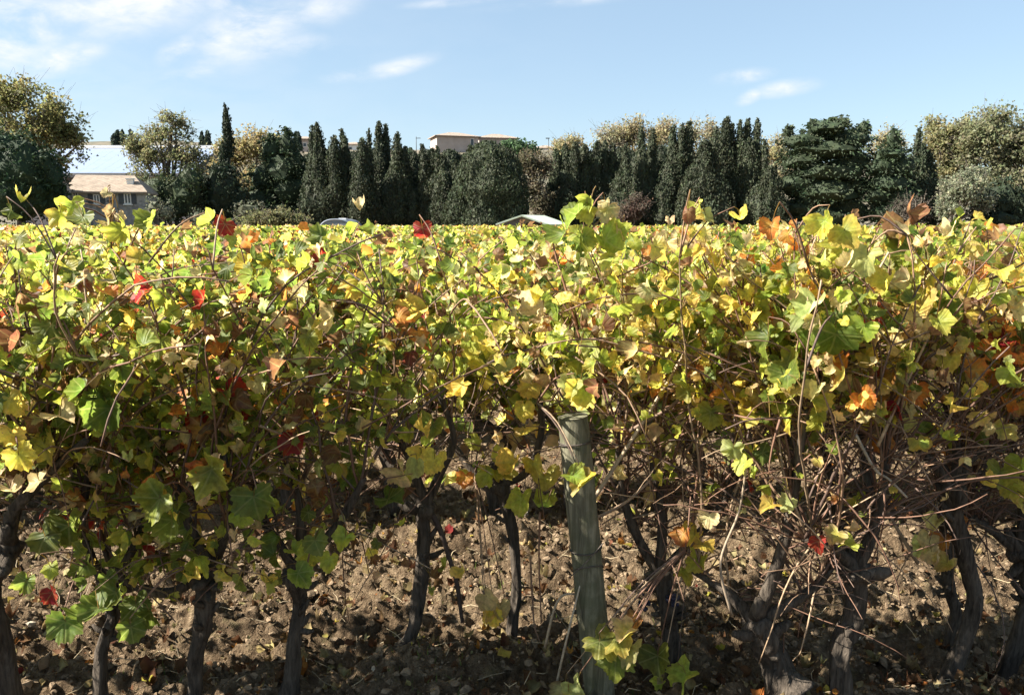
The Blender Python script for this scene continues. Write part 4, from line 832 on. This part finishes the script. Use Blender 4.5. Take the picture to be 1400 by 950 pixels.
# centre: the cedar, then cypresses from left to right
blob_tree('cedar_tree', 'broad ragged dark conifer at the left end of the cypress row', 'tree', 86, [(392, 200, 14, 24), (372, 208, 16, 24), (385, 235, 32, 26), (362, 245, 24, 24), (395, 262, 30, 30), (360, 275, 28, 28), (405, 225, 14, 24), (392, 184, 6, 9), (371, 190, 6, 8), (385, 290, 40, 20)], (.040, .058, .030), None, 11, .42, 26, .72, .35, layered=True)
CY = [
    ('twin tipped cypress with two blunt tips right of the ragged conifer', 84, [(430, 173, 270, 15), (441, 169, 275, 16), (436, 210, 310, 34), (424, 225, 312, 26)]),
    ('broad cypress with three stepped tips beside the twin tipped one', 83, [(458, 187, 300, 24), (467, 174, 290, 15), (473, 185, 292, 12), (464, 220, 312, 40), (452, 205, 310, 26)]),
    ('leaning tapered cypress with its right side in shade, left of the tallest pair', 82, [(496, 190, 312, 27), (488, 235, 314, 30), (503, 175, 260, 9)]),
    ('tall pair of joined cypress spires below the open sky at the centre left', 88, [(518, 166, 300, 20), (529, 169, 300, 15), (522, 200, 312, 36)]),
    ('pointed cypress with a wide bushy skirt', 84, [(540, 180, 312, 20), (546, 205, 312, 30), (538, 230, 314, 52), (552, 200, 300, 16)]),
    ('small round topped cypress tucked behind the bushy skirted one', 89, [(564, 205, 312, 20)]),
    ('slanting cypress with three close tips below the hilltop villa', 84, [(583, 198, 312, 18), (590, 202, 312, 16), (577, 225, 314, 26), (597, 200, 312, 13)]),
    ('dark cypress with a forked tip under the villa wall', 83, [(604, 208, 312, 17), (612, 214, 312, 16), (606, 235, 314, 34)]),
    ('narrow spire between the forked cypress and the great round one', 86, [(641, 198, 312, 13), (632, 214, 312, 18), (622, 222, 312, 18)]),
    ('ragged cypress mass with four tips right of the brown thicket', 86, [(765, 203, 312, 22), (777, 196, 312, 20), (787, 194, 312, 18), (800, 197, 312, 20), (770, 235, 314, 46), (753, 250, 314, 20)]),
    ('broad cypress with a saw toothed top', 87, [(815, 193, 312, 22), (828, 192, 312, 20), (838, 195, 312, 18), (808, 215, 312, 30), (826, 235, 314, 44)]),
    ('low feathery cypress with a small pointed tip', 84, [(857, 197, 312, 17), (850, 225, 314, 24), (864, 240, 314, 28), (848, 262, 314, 40)]),
    ('pair of slim straight cypress columns before the pale trees', 86, [(878, 174, 312, 17), (892, 176, 312, 19), (885, 240, 314, 38)]),
    ('group of three merged cypress columns rising to the right', 85, [(921, 171, 300, 18), (931, 169, 310, 20), (943, 165, 312, 20), (915, 215, 314, 34), (908, 250, 314, 30)]),
    ('wide sloping cypress filling the gap beside the flat topped ones', 82, [(962, 192, 314, 40), (975, 185, 312, 26), (950, 225, 314, 40), (972, 235, 316, 52)]),
    ('tall blunt cypress column, left of the flat topped one', 84, [(992, 160, 312, 26), (985, 170, 312, 20), (1001, 168, 312, 18)]),
    ('tall flat topped cypress with a ragged crown of tips', 84, [(1012, 164, 312, 18), (1022, 162, 312, 20), (1034, 162, 312, 17), (1024, 190, 314, 42)]),
    ('small sharp cypress with a bushy brown base', 82, [(1049, 189, 290, 15), (1046, 225, 312, 30), (1038, 250, 314, 50), (1055, 240, 314, 24)]),
    ('slim dark cypress at the right end, in front of the plane trees', 83, [(1254, 176, 300, 14), (1258, 195, 312, 26), (1268, 205, 314, 26), (1262, 225, 314, 40)])]
for i, (lb, Y, pl) in enumerate(CY): cypress('cypress_tree', lb, 'cypress', Y, pl, seed=20 + i)
cypress('cypress_tree', 'great egg shaped cypress at the centre, lit on its left half', 'cypress', 78, [(668, 193, 314, 84), (650, 205, 316, 50), (690, 203, 316, 56), (640, 240, 316, 50), (672, 200, 314, 40)], (.038, .048, .026), seed=60, power=.42, low=.75, lump=.3)
for i, (x, t, w, lb) in enumerate([(418, 211, 47, 'low dark cypress filling the gap beside the ragged conifer'), (448, 205, 43, 'low dark cypress seen between the twin tipped and the three stepped ones'), (484, 207, 43, 'low dark cypress behind the leaning tapered one'), (512, 203, 41, 'low dark cypress behind the tall joined spires'), (556, 203, 51, 'low dark cypress behind the round topped one'), (588, 205, 47, 'low dark cypress behind the slanting one'), (618, 205, 47, 'low dark cypress behind the fork tipped one'), (790, 201, 67, 'low dark cypress behind the ragged four tipped mass'), (850, 201, 63, 'low dark cypress behind the feathery one'), (900, 199, 57, 'low dark cypress behind the slim straight columns'), (1000, 194, 57, 'low dark cypress behind the tall blunt column')]): cypress('cypress_tree', lb, 'cypress', 92, [(x, t, 316, w), (x - w * .3, t + 14, 316, w * .6), (x + w * .32, t + 9, 316, w * .55)], (.042, .052, .030), seed=120 + i, power=.4)
blob_tree('garden_pine', 'green garden pine beside the hilltop villa', 'tree', 150, [(708, 203, 16, 12), (724, 205, 14, 11), (694, 200, 12, 9)], (.045, .085, .035), None, 61, .6, 14, .75)
airy_tree('brown_thicket', 'brown half bare thicket between the great round cypress and the ragged mass', 'bush', 84, [(728, 245, 18, 36), (740, 270, 20, 40), (722, 220, 14, 18), (745, 225, 12, 18)], (.115, .095, .06), 'shrubs along the field edge', 62, 735, 90, 60, .26, .7, (.08, .08, .045), trunk_r=.15)
pales = [(778, 196, 22, 14, 'pale yellow treetop showing behind the ragged cypress mass'), (835, 186, 26, 14, 'thin bare topped tree behind the saw toothed cypress'), (862, 180, 20, 24, 'yellow tree between the saw toothed cypress and the slim columns'), (905, 182, 24, 26, 'pale tree between the slim columns and the merged columns'), (962, 178, 26, 24, 'pale see through tree behind the wide sloping cypress'), (1063, 205, 18, 20, 'pale tree glimpsed between the small sharp cypress and the great cedar'), (1212, 190, 28, 20, 'pale tree behind the gap between the two cedars')]
for i, (x, y, rw, rh, lb) in enumerate(pales): airy_tree('plane_tree', lb, 'tree', 104, [(x, y, rw, rh), (x, y + 30, rw * 1.2, 40)], (.27, .23, .125) if i not in (1, 4) else (.26, .24, .17), 'thin autumn trees', 70 + i, x, 70, 55, .28, .9, (.25, .23, .14))
airy_tree('rust_bush', 'rust brown bush below the feathery cypress', 'bush', 80, [(870, 282, 16, 16), (856, 290, 12, 12)], (.10, .065, .05), 'shrubs along the field edge', 80, 868, 40, 60, .22, .6, (.075, .06, .045), trunk_r=.1)
# right group
ced = [(1130, 178, 36, 14), (1100, 195, 34, 14), (1160, 192, 34, 18), (1128, 208, 58, 16), (1098, 222, 36, 16), (1165, 222, 34, 18), (1130, 238, 62, 18), (1090, 252, 30, 18), (1170, 255, 28, 20), (1128, 265, 60, 22), (1095, 285, 34, 20), (1160, 288, 36, 24), (1128, 295, 50, 20), (1078, 180, 8, 9), (1112, 172, 6, 9), (1150, 168, 14, 9), (1180, 178, 10, 12), (1140, 168, 10, 8)]
blob_tree('cedar_tree', 'great spreading dark cedar with layered boughs on the right', 'tree', 82, ced, (.040, .056, .030), 'dark cedars on the right', 81, .42, 26, .75, .32, layered=True)
blob_tree('cedar_tree', 'smaller dark cedar just right of the great spreading one', 'tree', 80, [(1222, 195, 12, 18), (1218, 212, 26, 14), (1205, 230, 24, 16), (1232, 228, 24, 18), (1215, 250, 34, 18), (1200, 268, 22, 18), (1230, 275, 30, 26), (1212, 292, 32, 18), (1222, 182, 5, 8)], (.040, .058, .031), 'dark cedars on the right', 82, .40, 26, .74, .32, layered=True)
airy_tree('plane_tree', 'tall pale olive plane tree at the right edge, highest of its clump', 'tree', 88, [(1360, 175, 48, 34), (1385, 200, 50, 46), (1330, 200, 40, 36), (1420, 190, 50, 50), (1350, 240, 50, 40), (1395, 250, 50, 40)], (.165, .165, .095), 'plane trees on the right', 83, 1370, 260, 90, .30, .9, (.17, .18, .10), trunk_r=.4)
airy_tree('plane_tree', 'yellowish plane tree just right of the slim dark cypress', 'tree', 90, [(1285, 185, 26, 26), (1305, 210, 34, 34), (1290, 235, 32, 36), (1318, 180, 18, 20)], (.19, .18, .095), 'plane trees on the right', 84, 1300, 150, 85, .30, .85, (.22, .21, .11), trunk_r=.35)
airy_tree('olive_tree', 'silvery grey olive tree below the plane trees on the right', 'tree', 78, [(1310, 262, 28, 26), (1298, 280, 20, 22), (1328, 245, 18, 24), (1340, 275, 16, 20)], (.27, .28, .19), None, 85, 1312, 110, 85, .22, .6, (.10, .115, .075), trunk_r=.2)
blob_tree('laurel_bush', 'black green hedge bush at the foot of the plane trees', 'bush', 80, [(1345, 285, 22, 26), (1370, 275, 24, 32), (1395, 285, 26, 26), (1430, 280, 30, 32), (1360, 300, 40, 14)], (.032, .045, .026), 'shrubs along the field edge', 86, .36, 28, .75)
airy_tree('brown_thicket', 'grey brown bare shrub at the foot of the smaller cedar', 'bush', 77, [(1245, 285, 22, 26), (1225, 295, 14, 14)], (.07, .06, .05), 'shrubs along the field edge', 87, 1243, 60, 26, .2, .6, (.06, .055, .045), trunk_r=.1)
for i, (x, w) in enumerate(((350, 30), (560, 34), (640, 30), (760, 30), (900, 40), (1010, 40), (1075, 30), (1190, 40))):
    pass

# ------------------------------------------------------------------ hill
def hill_h(x, y):
    t = np.clip((y - 125) / 125, 0, 1); t = t * t * (3 - 2 * t); a = np.interp(x, [-420, -180, -100, -60, -20, 15, 40, 120, 420], [20, 26.5, 25.5, 23, 23, 23.5, 21, 18, 16]); b = np.clip((y - 250) / 250, 0, 1)
    return a * t * (1 - .0 * b) + 1.0 * vnoise(np.stack([x * .05, y * .05, np.zeros_like(x)], -1), 2) * t - .02
def build_hill():
    xs = np.linspace(-420, 420, 120); ys = np.linspace(122, 520, 60); X, Y = np.meshgrid(xs, ys); Z = hill_h(X, Y); Z[0] = -.4; Z[-1] = -.4; Z[:, 0] = np.minimum(Z[:, 0], 10); V = np.stack([X, Y, Z], -1).reshape(-1, 3); nx, ny = len(xs), len(ys)
    i = (np.arange(ny - 1)[:, None] * nx + np.arange(nx - 1)[None]).ravel(); mb = MB(); mb.add(V, np.concatenate([np.stack([i, i + 1, i + nx + 1], 1), np.stack([i, i + nx + 1, i + nx], 1)]))
    m, N, L, out = mat('hill_scrub'); tcn = N('ShaderNodeTexCoord'); a = noise(N, L, .25, 6, .65, tcn.outputs['Object']); c = ramp(N, L, a.outputs['Fac'], [(.35, (.04, .045, .026)), (.5, (.09, .078, .05)), (.68, (.15, .12, .085))]); pb = N('ShaderNodeBsdfPrincipled'); L(c, pb.inputs['Base Color']); pb.inputs['Roughness'].default_value = .95; L(pb.outputs[0], out.inputs['Surface']); o = mb.obj('hill', m); tag(o, kind='structure')
build_hill()
cypress('cypress_tree', 'three small far cypresses on the ridge above the solar roof', 'cypress', 170, [(158, 178, 200, 7), (167, 178, 200, 5), (179, 178, 202, 6), (155, 184, 200, 6)], (.04, .055, .04), 'far cypresses on the ridge', 91, size=.6)
cypress('cypress_tree', 'small far cypress pair on the ridge right of the half bare tree', 'cypress', 170, [(275, 180, 204, 5), (284, 179, 204, 6), (280, 187, 204, 8)], (.04, .055, .04), 'far cypresses on the ridge', 92, size=.6)
cypress('cypress_tree', 'tiny far cypress tips beside the ragged conifer', 'cypress', 170, [(403, 180, 205, 5), (408, 180, 205, 5)], (.04, .055, .04), 'far cypresses on the ridge', 93, size=.6)

# ------------------------------------------------------------------ buildings
def tile_material(name, c0, c1, sx=3.2):
    m, N, L, out = mat(name); tcn = N('ShaderNodeTexCoord'); o = tcn.outputs['Object']; w = N('ShaderNodeTexWave'); w.inputs['Scale'].default_value = sx; w.inputs['Distortion'].default_value = .6; w.bands_direction = 'X'; L(o, w.inputs[0])
    nz = noise(N, L, 1.6, 6, .7, o); c = ramp(N, L, nz.outputs['Fac'], [(.34, c0), (.66, c1)]); c = rgbmix(N, L, mth(N, L, 'MULTIPLY', w.outputs['Fac'], .35), c, tuple(q * .5 for q in c0))
    pb = N('ShaderNodeBsdfPrincipled'); L(c, pb.inputs['Base Color']); pb.inputs['Roughness'].default_value = .9; L(bump(N, L, w.outputs['Fac'], .6, .06), pb.inputs['Normal']); L(pb.outputs[0], out.inputs['Surface']); return m
def stone_material(name, base):
    m, N, L, out = mat(name); tcn = N('ShaderNodeTexCoord'); o = tcn.outputs['Object']; vo = N('ShaderNodeTexVoronoi'); vo.inputs['Scale'].default_value = 3.4; L(o, vo.inputs['Vector']); nz = noise(N, L, 2.2, 6, .7, o)
    c = rgbmix(N, L, .45, ramp(N, L, nz.outputs['Fac'], [(.3, tuple(q * .6 for q in base)), (.7, tuple(q * 1.3 for q in base))]), ramp(N, L, N('ShaderNodeSeparateColor').outputs[0], [(0, base), (1, base)]))
    hs = N('ShaderNodeHueSaturation'); sc = N('ShaderNodeSeparateColor'); L(vo.outputs['Color'], sc.inputs[0]); mr = N('ShaderNodeMapRange'); mr.inputs['To Min'].default_value = .7; mr.inputs['To Max'].default_value = 1.25; L(sc.outputs[0], mr.inputs['Value']); L(mr.outputs[0], hs.inputs['Value']); L(c, hs.inputs['Color'])
    pb = N('ShaderNodeBsdfPrincipled'); L(hs.outputs[0], pb.inputs['Base Color']); pb.inputs['Roughness'].default_value = .95; L(bump(N, L, vo.outputs['Distance'], .5, .05), pb.inputs['Normal']); L(pb.outputs[0], out.inputs['Surface']); return m
M_TILE = tile_material('old_roof_tile', (.21, .165, .125), (.36, .29, .225)); M_TILE2 = tile_material('villa_roof_tile', (.22, .165, .13), (.33, .265, .21), 2.2)
M_STONE = stone_material('rubble_stone', (.25, .24, .23)); M_PINK = plain('pink_render', (.38, .31, .27), .9, .12, .6); M_WHITE = plain('white_render', (.78, .76, .72), .85, .08, 1.0); M_GLASS = plain('dark_glass', (.02, .025, .03), .12, .2, 2, spec=.6); M_FRAME = plain('pale_frame', (.62, .60, .56), .6, .1, 8)
M_SHUT = plain('dark_shutter', (.06, .065, .07), .7, .2, 4); M_SOLAR = plain('solar_panel', (.50, .58, .72), .34, .04, .8, metal=.75, spec=.6); M_FLASH = plain('white_sheet_metal', (.8, .8, .8), .35, .06, 1); M_DARK = plain('dark_sheet', (.07, .07, .075), .7, .2, 3); M_SHEET = plain('pale_green_sheet_roof', (.43, .50, .41), .5, .12, 1.4); M_SLATE = plain('blue_grey_sheet', (.17, .19, .22), .4, .15, 1.2, metal=.2); M_SHEDWALL = plain('grey_shed_wall', (.12, .115, .125), .85, .2, 1.5)

def mesh_part(name, m, parent, off, fn, smooth=False):
    b = MB(); fn(b); return b.obj(name, m, parent, off, smooth)
def stone_house():
    Y = 70.; X = lambda px: P(px, 300, Y)[0]; Z = lambda py: P(700, py, Y)[2]; org = (X(150), Y, 0); root = empty('stone_house', org, 'low grey stone house with a tan tiled roof in front of the solar roof', 'house'); x0, x1 = X(100), X(198); ze = Z(262); D = 6.5
    mesh_part('wall', M_STONE, root, org, lambda b: box(b, (x0, Y, -.3), (x1, Y + D, ze)))
    zr = P(700, 240, Y + D * .5)[2]; yo = Y - .35; rx0, rx1 = X(97), X(201)
    def roof(b):
        A = [rx0, yo, ze - .02]; B = [rx1, yo, ze - .02]; Cc = [X(176) , Y + D * .5, zr]; Dd = [X(101), Y + D * .5, zr]; E = [rx1, Y + D + .35, ze - .02]; Fq = [rx0, Y + D + .35, ze - .02]
        th = (0, 0, -.16); poly(b, [A, B, Cc, Dd], thick=th); poly(b, [B, E, Cc], thick=th); poly(b, [E, Fq, Dd, Cc], thick=th); poly(b, [Fq, A, Dd], thick=th)
    ro = mesh_part('roof', M_TILE, root, org, roof)
    cx = X(175); mesh_part('chimney', M_WHITE, ro, org, lambda b: (box(b, (cx - .28, Y + 1.3, ze + .2), (cx + .28, Y + 1.9, Z(244))), box(b, (cx - .34, Y + 1.22, Z(244) + .003), (cx + .34, Y + 1.98, Z(244) + .1))))
    def window(pa, pb, pt, pbm, shutters):
        a, b_, t, bo = X(pa), X(pb), Z(pt), Z(pbm); w = mesh_part('window', M_FRAME, root, org, lambda q: (box(q, (a, Y - .06, bo), (a + .09, Y + .02, t)), box(q, (b_ - .09, Y - .06, bo), (b_, Y + .02, t)), box(q, (a + .09, Y - .06, t - .09), (b_ - .09, Y + .02, t)), box(q, (a + .09, Y - .06, bo), (b_ - .09, Y + .02, bo + .08)), box(q, ((a + b_) / 2 - .05, Y - .055, bo + .08), ((a + b_) / 2 + .05, Y + .02, t - .09))))
        mesh_part('pane', M_GLASS, w, org, lambda q: box(q, (a + .09, Y - .02, bo + .08), (b_ - .09, Y - .012, t - .09)))
        if shutters:
            for s0, s1 in ((a - .42, a - .01), (b_ + .01, b_ + .42)): mesh_part('shutter', M_SHUT, w, org, lambda q: box(q, (s0, Y - .07, bo), (s1, Y - .004, t)))
        mesh_part('sill', M_FRAME, w, org, lambda q: box(q, (a - .1, Y - .16, bo - .1), (b_ + .1, Y - .005, bo - .003)))
    window(170, 179, 264, 279, True); window(132, 140, 266, 279, True); window(107, 114, 263, 285, False)
    mesh_part('vent', M_SHUT, root, org, lambda q: box(q, (X(149), Y - .04, Z(276)), (X(156), Y - .003, Z(274))))
    # lean-to gable at the left end
    
    def gable(b):
        xs = (X(88), X(105)); zt = Z(245); poly(b, [[xs[0], Y - 1.2, -.2], [xs[1], Y - 1.2, -.2], [xs[1], Y - 1.2, Z(266)], [(xs[0] + xs[1]) / 2 + .2, Y - 1.2, zt], [xs[0], Y - 1.2, Z(262)]], thick=(0, 1.1, 0))
    mesh_part('gable_wing', M_STONE, root, org, gable)
    mesh_part('gable_roof', M_TILE, root, org, lambda b: (poly(b, [[X(86), Y - 1.4, Z(263)], [X(97.5), Y - 1.4, Z(243)], [X(97.5), Y - .05, Z(243)], [X(86), Y - .05, Z(263)]], thick=(0, 0, .12)), poly(b, [[X(97.6), Y - 1.4, Z(243)], [X(107), Y - 1.4, Z(265)], [X(107), Y - .05, Z(265)], [X(97.6), Y - .05, Z(243)]], thick=(0, 0, .12))))
    return root
HOUSE = stone_house(); HOUSE.rotation_euler = (0, 0, .26)
def solar_hall():
    Y = 96.; D = 11.; X = lambda px: P(px, 300, Y)[0]; org = (X(190), Y, 0); root = empty('farm_hall', org, 'long hall behind the stone house, its whole roof slope covered in shiny solar panels', 'hall'); ze = P(700, 238, Y)[2]; zr = P(700, 202.5, Y + D)[2]; x0, x1 = X(20), X(262)
    mesh_part('wall', M_SHEDWALL, root, org, lambda b: (box(b, (x0 + .5, Y + .5, -.2), (x1 - .5, Y + 2 * D - .5, ze - .3))))
    s = np.array([0, D, zr - ze]); nn = nrm(np.array([0, -(zr - ze), D])); A = np.array([x0, Y - .3, ze - .1]); B = np.array([x1, Y - .3, ze - .1])
    mesh_part('roof', M_DARK, root, org, lambda b: (poly(b, [A, B, B + s * 1.03, A + s * 1.03], thick=(0, 0, -.35)), poly(b, [A + s * 1.03 + [0, .02, 0], B + s * 1.03 + [0, .02, 0], B + [0, 2 * D, 0], A + [0, 2 * D, 0]], thick=(0, 0, -.35)), poly(b, [A + [0, .1, -.36], A + s * 1.02 + [0, 0, -.36], A + [0, 2 * D - .3, -.36]], thick=(.25, 0, 0)), poly(b, [B + [-.3, .1, -.36], B + s * 1.02 + [-.3, 0, -.36], B + [-.3, 2 * D - .3, -.36]], thick=(.25, 0, 0))))
    rows, cols = 6, 16
    for i in range(rows):
        for j in range(cols):
            a = A + s * (.03 + .155 * i) + nn * .05 + np.array([(x1 - x0) * (j / cols) + .02, 0, 0]); w = np.array([(x1 - x0) / cols - .022, 0, 0]); h = s * .1545
            mesh_part('solar_panel', M_SOLAR, root, org, lambda b: poly(b, [a, a + w, a + w + h, a + h], thick=nn * .05))
    mesh_part('ridge_flashing', M_FLASH, root, org, lambda b: box(b, (x0, Y + D * .985, zr - .12), (x1, Y + D * 1.03, zr + .32)))
solar_hall()

def hip_house(name, label, Y, px0, px1, pe, pb_, pr, depth, rot, wallm, group=None, wins=()):
    a, b_ = P(px0, 300, Y)[0], P(px1, 300, Y)[0]; w = (b_ - a); cx = (a + b_) / 2; org = (cx, Y, P(700, pb_, Y)[2]); ze = P(700, pe, Y)[2] - org[2]; zr = P(700, pr, Y)[2] - org[2]; root = empty(name, org, label, 'house', group); root.rotation_euler = (0, 0, rot); W = w / 2; D = depth / 2
    mesh_part('wall', wallm, root, (0, 0, 0), lambda q: box(q, (-W, -D, -5), (W, D, ze)))
    def roof(q):
        o = .7; A, B, E, Fq = [-W - o, -D - o, ze], [W + o, -D - o, ze], [W + o, D + o, ze], [-W - o, D + o, ze]; k = max(.4, W - D); R1, R2 = [-k, 0, zr], [k, 0, zr]; t = (0, 0, .22); poly(q, [A, B, R2, R1], thick=t); poly(q, [B, E, R2], thick=t); poly(q, [E, Fq, R1, R2], thick=t); poly(q, [Fq, A, R1], thick=t)
    mesh_part('roof', M_TILE2, root, (0, 0, 0), roof)
    for (fx, z0, z1, ww) in wins: 
        f = mesh_part('window', M_FRAME, root, (0, 0, 0), lambda q: box(q, (fx * W - ww, -D - .06, z0), (fx * W + ww, -D + .1, z1))); mesh_part('pane', M_GLASS, f, (0, 0, 0), lambda q: box(q, (fx * W - ww * .8, -D - .10, z0 + .15), (fx * W + ww * .8, -D - .063, z1 - .15)))
    return root
hip_house('hill_villa', 'pink walled villa with a low hipped roof on the hilltop', 236, 594, 650, 189.5, 212, 182.5, 9.5, .30, M_PINK, 'houses on the hill', [(.7, 2.2, 4.4, .5)])
hip_house('hill_house', 'second hipped roof house just right of the pink villa', 250, 652, 704, 192, 212, 184.5, 10, .2, M_PINK, 'houses on the hill', [(-.3, 2, 3.5, .5)])
hip_house('hill_house', 'low cream house on the hill right of the green garden pine', 245, 728, 762, 205, 216, 200, 8, -.15, M_WHITE, 'houses on the hill', [(.2, .6, 1.8, .5)])
hip_house('hill_house', 'small tan roofed house glimpsed on the hill left of the twin tipped cypress', 230, 408, 436, 193, 206, 188, 8, .2, M_PINK, 'houses on the hill', [(0, .6, 1.8, .5)])
hip_house('hill_house', 'pale house glimpsed on the hill beside the leaning tapered cypress', 240, 478, 498, 200, 210, 195.5, 8, -.1, M_WHITE, 'houses on the hill', [(0, .6, 1.6, .5)])
def pole(px, pt, Y, label, lamp):
    b = P(px, 206, Y); t = P(px, pt, Y); root = empty('street_lamp' if lamp else 'utility_pole', b, label, 'lamp' if lamp else 'pole'); mesh_part('shaft', M_SHUT, root, b, lambda q: tube(q, [b + [0, 0, -4], t], [.14, .08], 7), True)
    if lamp: mesh_part('lamp_head', M_SHUT, root, b, lambda q: box(q, (t[0] - .8, t[1] - .2, t[2]), (t[0] + .3, t[1] + .2, t[2] + .25)))
    else: mesh_part('crossarm', M_SHUT, root, b, lambda q: box(q, (t[0] - .1, t[1] - .1, t[2] - .5), (t[0] + 1.2, t[1] + .1, t[2] - .35)))
pole(569, 187, 215, 'dark pole with a crossarm on the hill left of the pink villa', False); pole(750, 190, 225, 'slim street lamp on the hill right of the green garden pine', True)

def gable_shed():
    Y = 66.; X = lambda px: P(px, 300, Y)[0]; Z = lambda py: P(700, py, Y)[2]; org = (X(715), Y, 0); root = empty('field_shed', org, 'low open shed with a pale green sheet metal gable roof at the vineyard edge', 'shed'); D = 6.; a, c, b_ = X(681), X(713), X(745); zl, zc, zr = Z(308), Z(296), Z(309)
    sh = np.array([2.2, D, 0])
    mesh_part('roof', M_SHEET, root, org, lambda q: (poly(q, [[a - .2, Y - .3, zl], [c, Y - .3, zc], np.array([c, Y, zc]) + sh, np.array([a - .2, Y, zl]) + sh], thick=(0, 0, .13)), poly(q, [[c + .004, Y - .3, zc], [b_ + .3, Y - .3, zr], np.array([b_ + .3, Y, zr]) + sh, np.array([c + .004, Y, zc]) + sh], thick=(0, 0, .13))))
    mesh_part('wall', M_SHEDWALL, root, org, lambda q: poly(q, [[a, Y + .2, -.2], [c + .3, Y + .2, -.2], [c + .3, Y + .2, zc - .2], [c, Y + .2, zc - .06], [a, Y + .2, zl - .05]], thick=(0, .15, 0)))
    mesh_part('wall', M_SHEDWALL, root, org, lambda q: poly(q, np.array([[a, Y, -.2], [b_, Y, -.2], [b_, Y, zr - .05], [c, Y, zc - .06], [a, Y, zl - .05]]) + sh * .96, thick=(0, .15, 0)))
    mesh_part('corner_post', M_FRAME, root, org, lambda q: box(q, (b_ - .12, Y - .05, -.2), (b_ + .06, Y + .13, zr - .03)))
gable_shed()
def domed_shelter():
    Y = 64.; X = lambda px: P(px, 300, Y)[0]; zt = P(700, 299, Y)[2]; org = (X(458), Y, 0); root = empty('domed_shelter', org, 'grey blue domed shelter half hidden by the vines', 'shelter'); w = (X(484) - X(432)) / 2; cx = org[0]; n = 17; th = np.linspace(0, math.pi, n); D = 4.5
    def shell(q):
        R = lambda y, s, dz=0: np.stack([cx + np.sign(np.cos(th)) * np.abs(np.cos(th)) ** .8 * w * s, np.full(n, y), (np.sin(th) ** .62) * (zt - .0) * (.9 + .1 * s) + dz], 1)
        r = [R(Y, .93, -.06), R(Y + .25, 1.), R(Y + D, 1.), R(Y + D + .25, .93, -.06)]; V = np.concatenate(r); f = []
        for k in range(3):
            for i in range(n - 1): a = k * n + i; f += [[a, a + 1, a + n + 1], [a, a + n + 1, a + n]]
        q.add(V, f)
    mesh_part('shell', M_SLATE, root, org, shell, True)
    def face(q):
        p = np.stack([cx + np.sign(np.cos(th)) * np.abs(np.cos(th)) ** .8 * w * .91, np.full(n, Y + .06), (np.sin(th) ** .62) * zt * .96 - .05], 1); poly(q, p, thick=(0, .08, 0))
    mesh_part('end_wall', M_SLATE, root, org, face)
    mesh_part('roof_plate', M_FLASH, root, org, lambda q: box(q, (cx + .1, Y + .9, zt - .10), (cx + .7, Y + 1.6, zt + .05)))  # small white plate on the crown of the shell
domed_shelter()
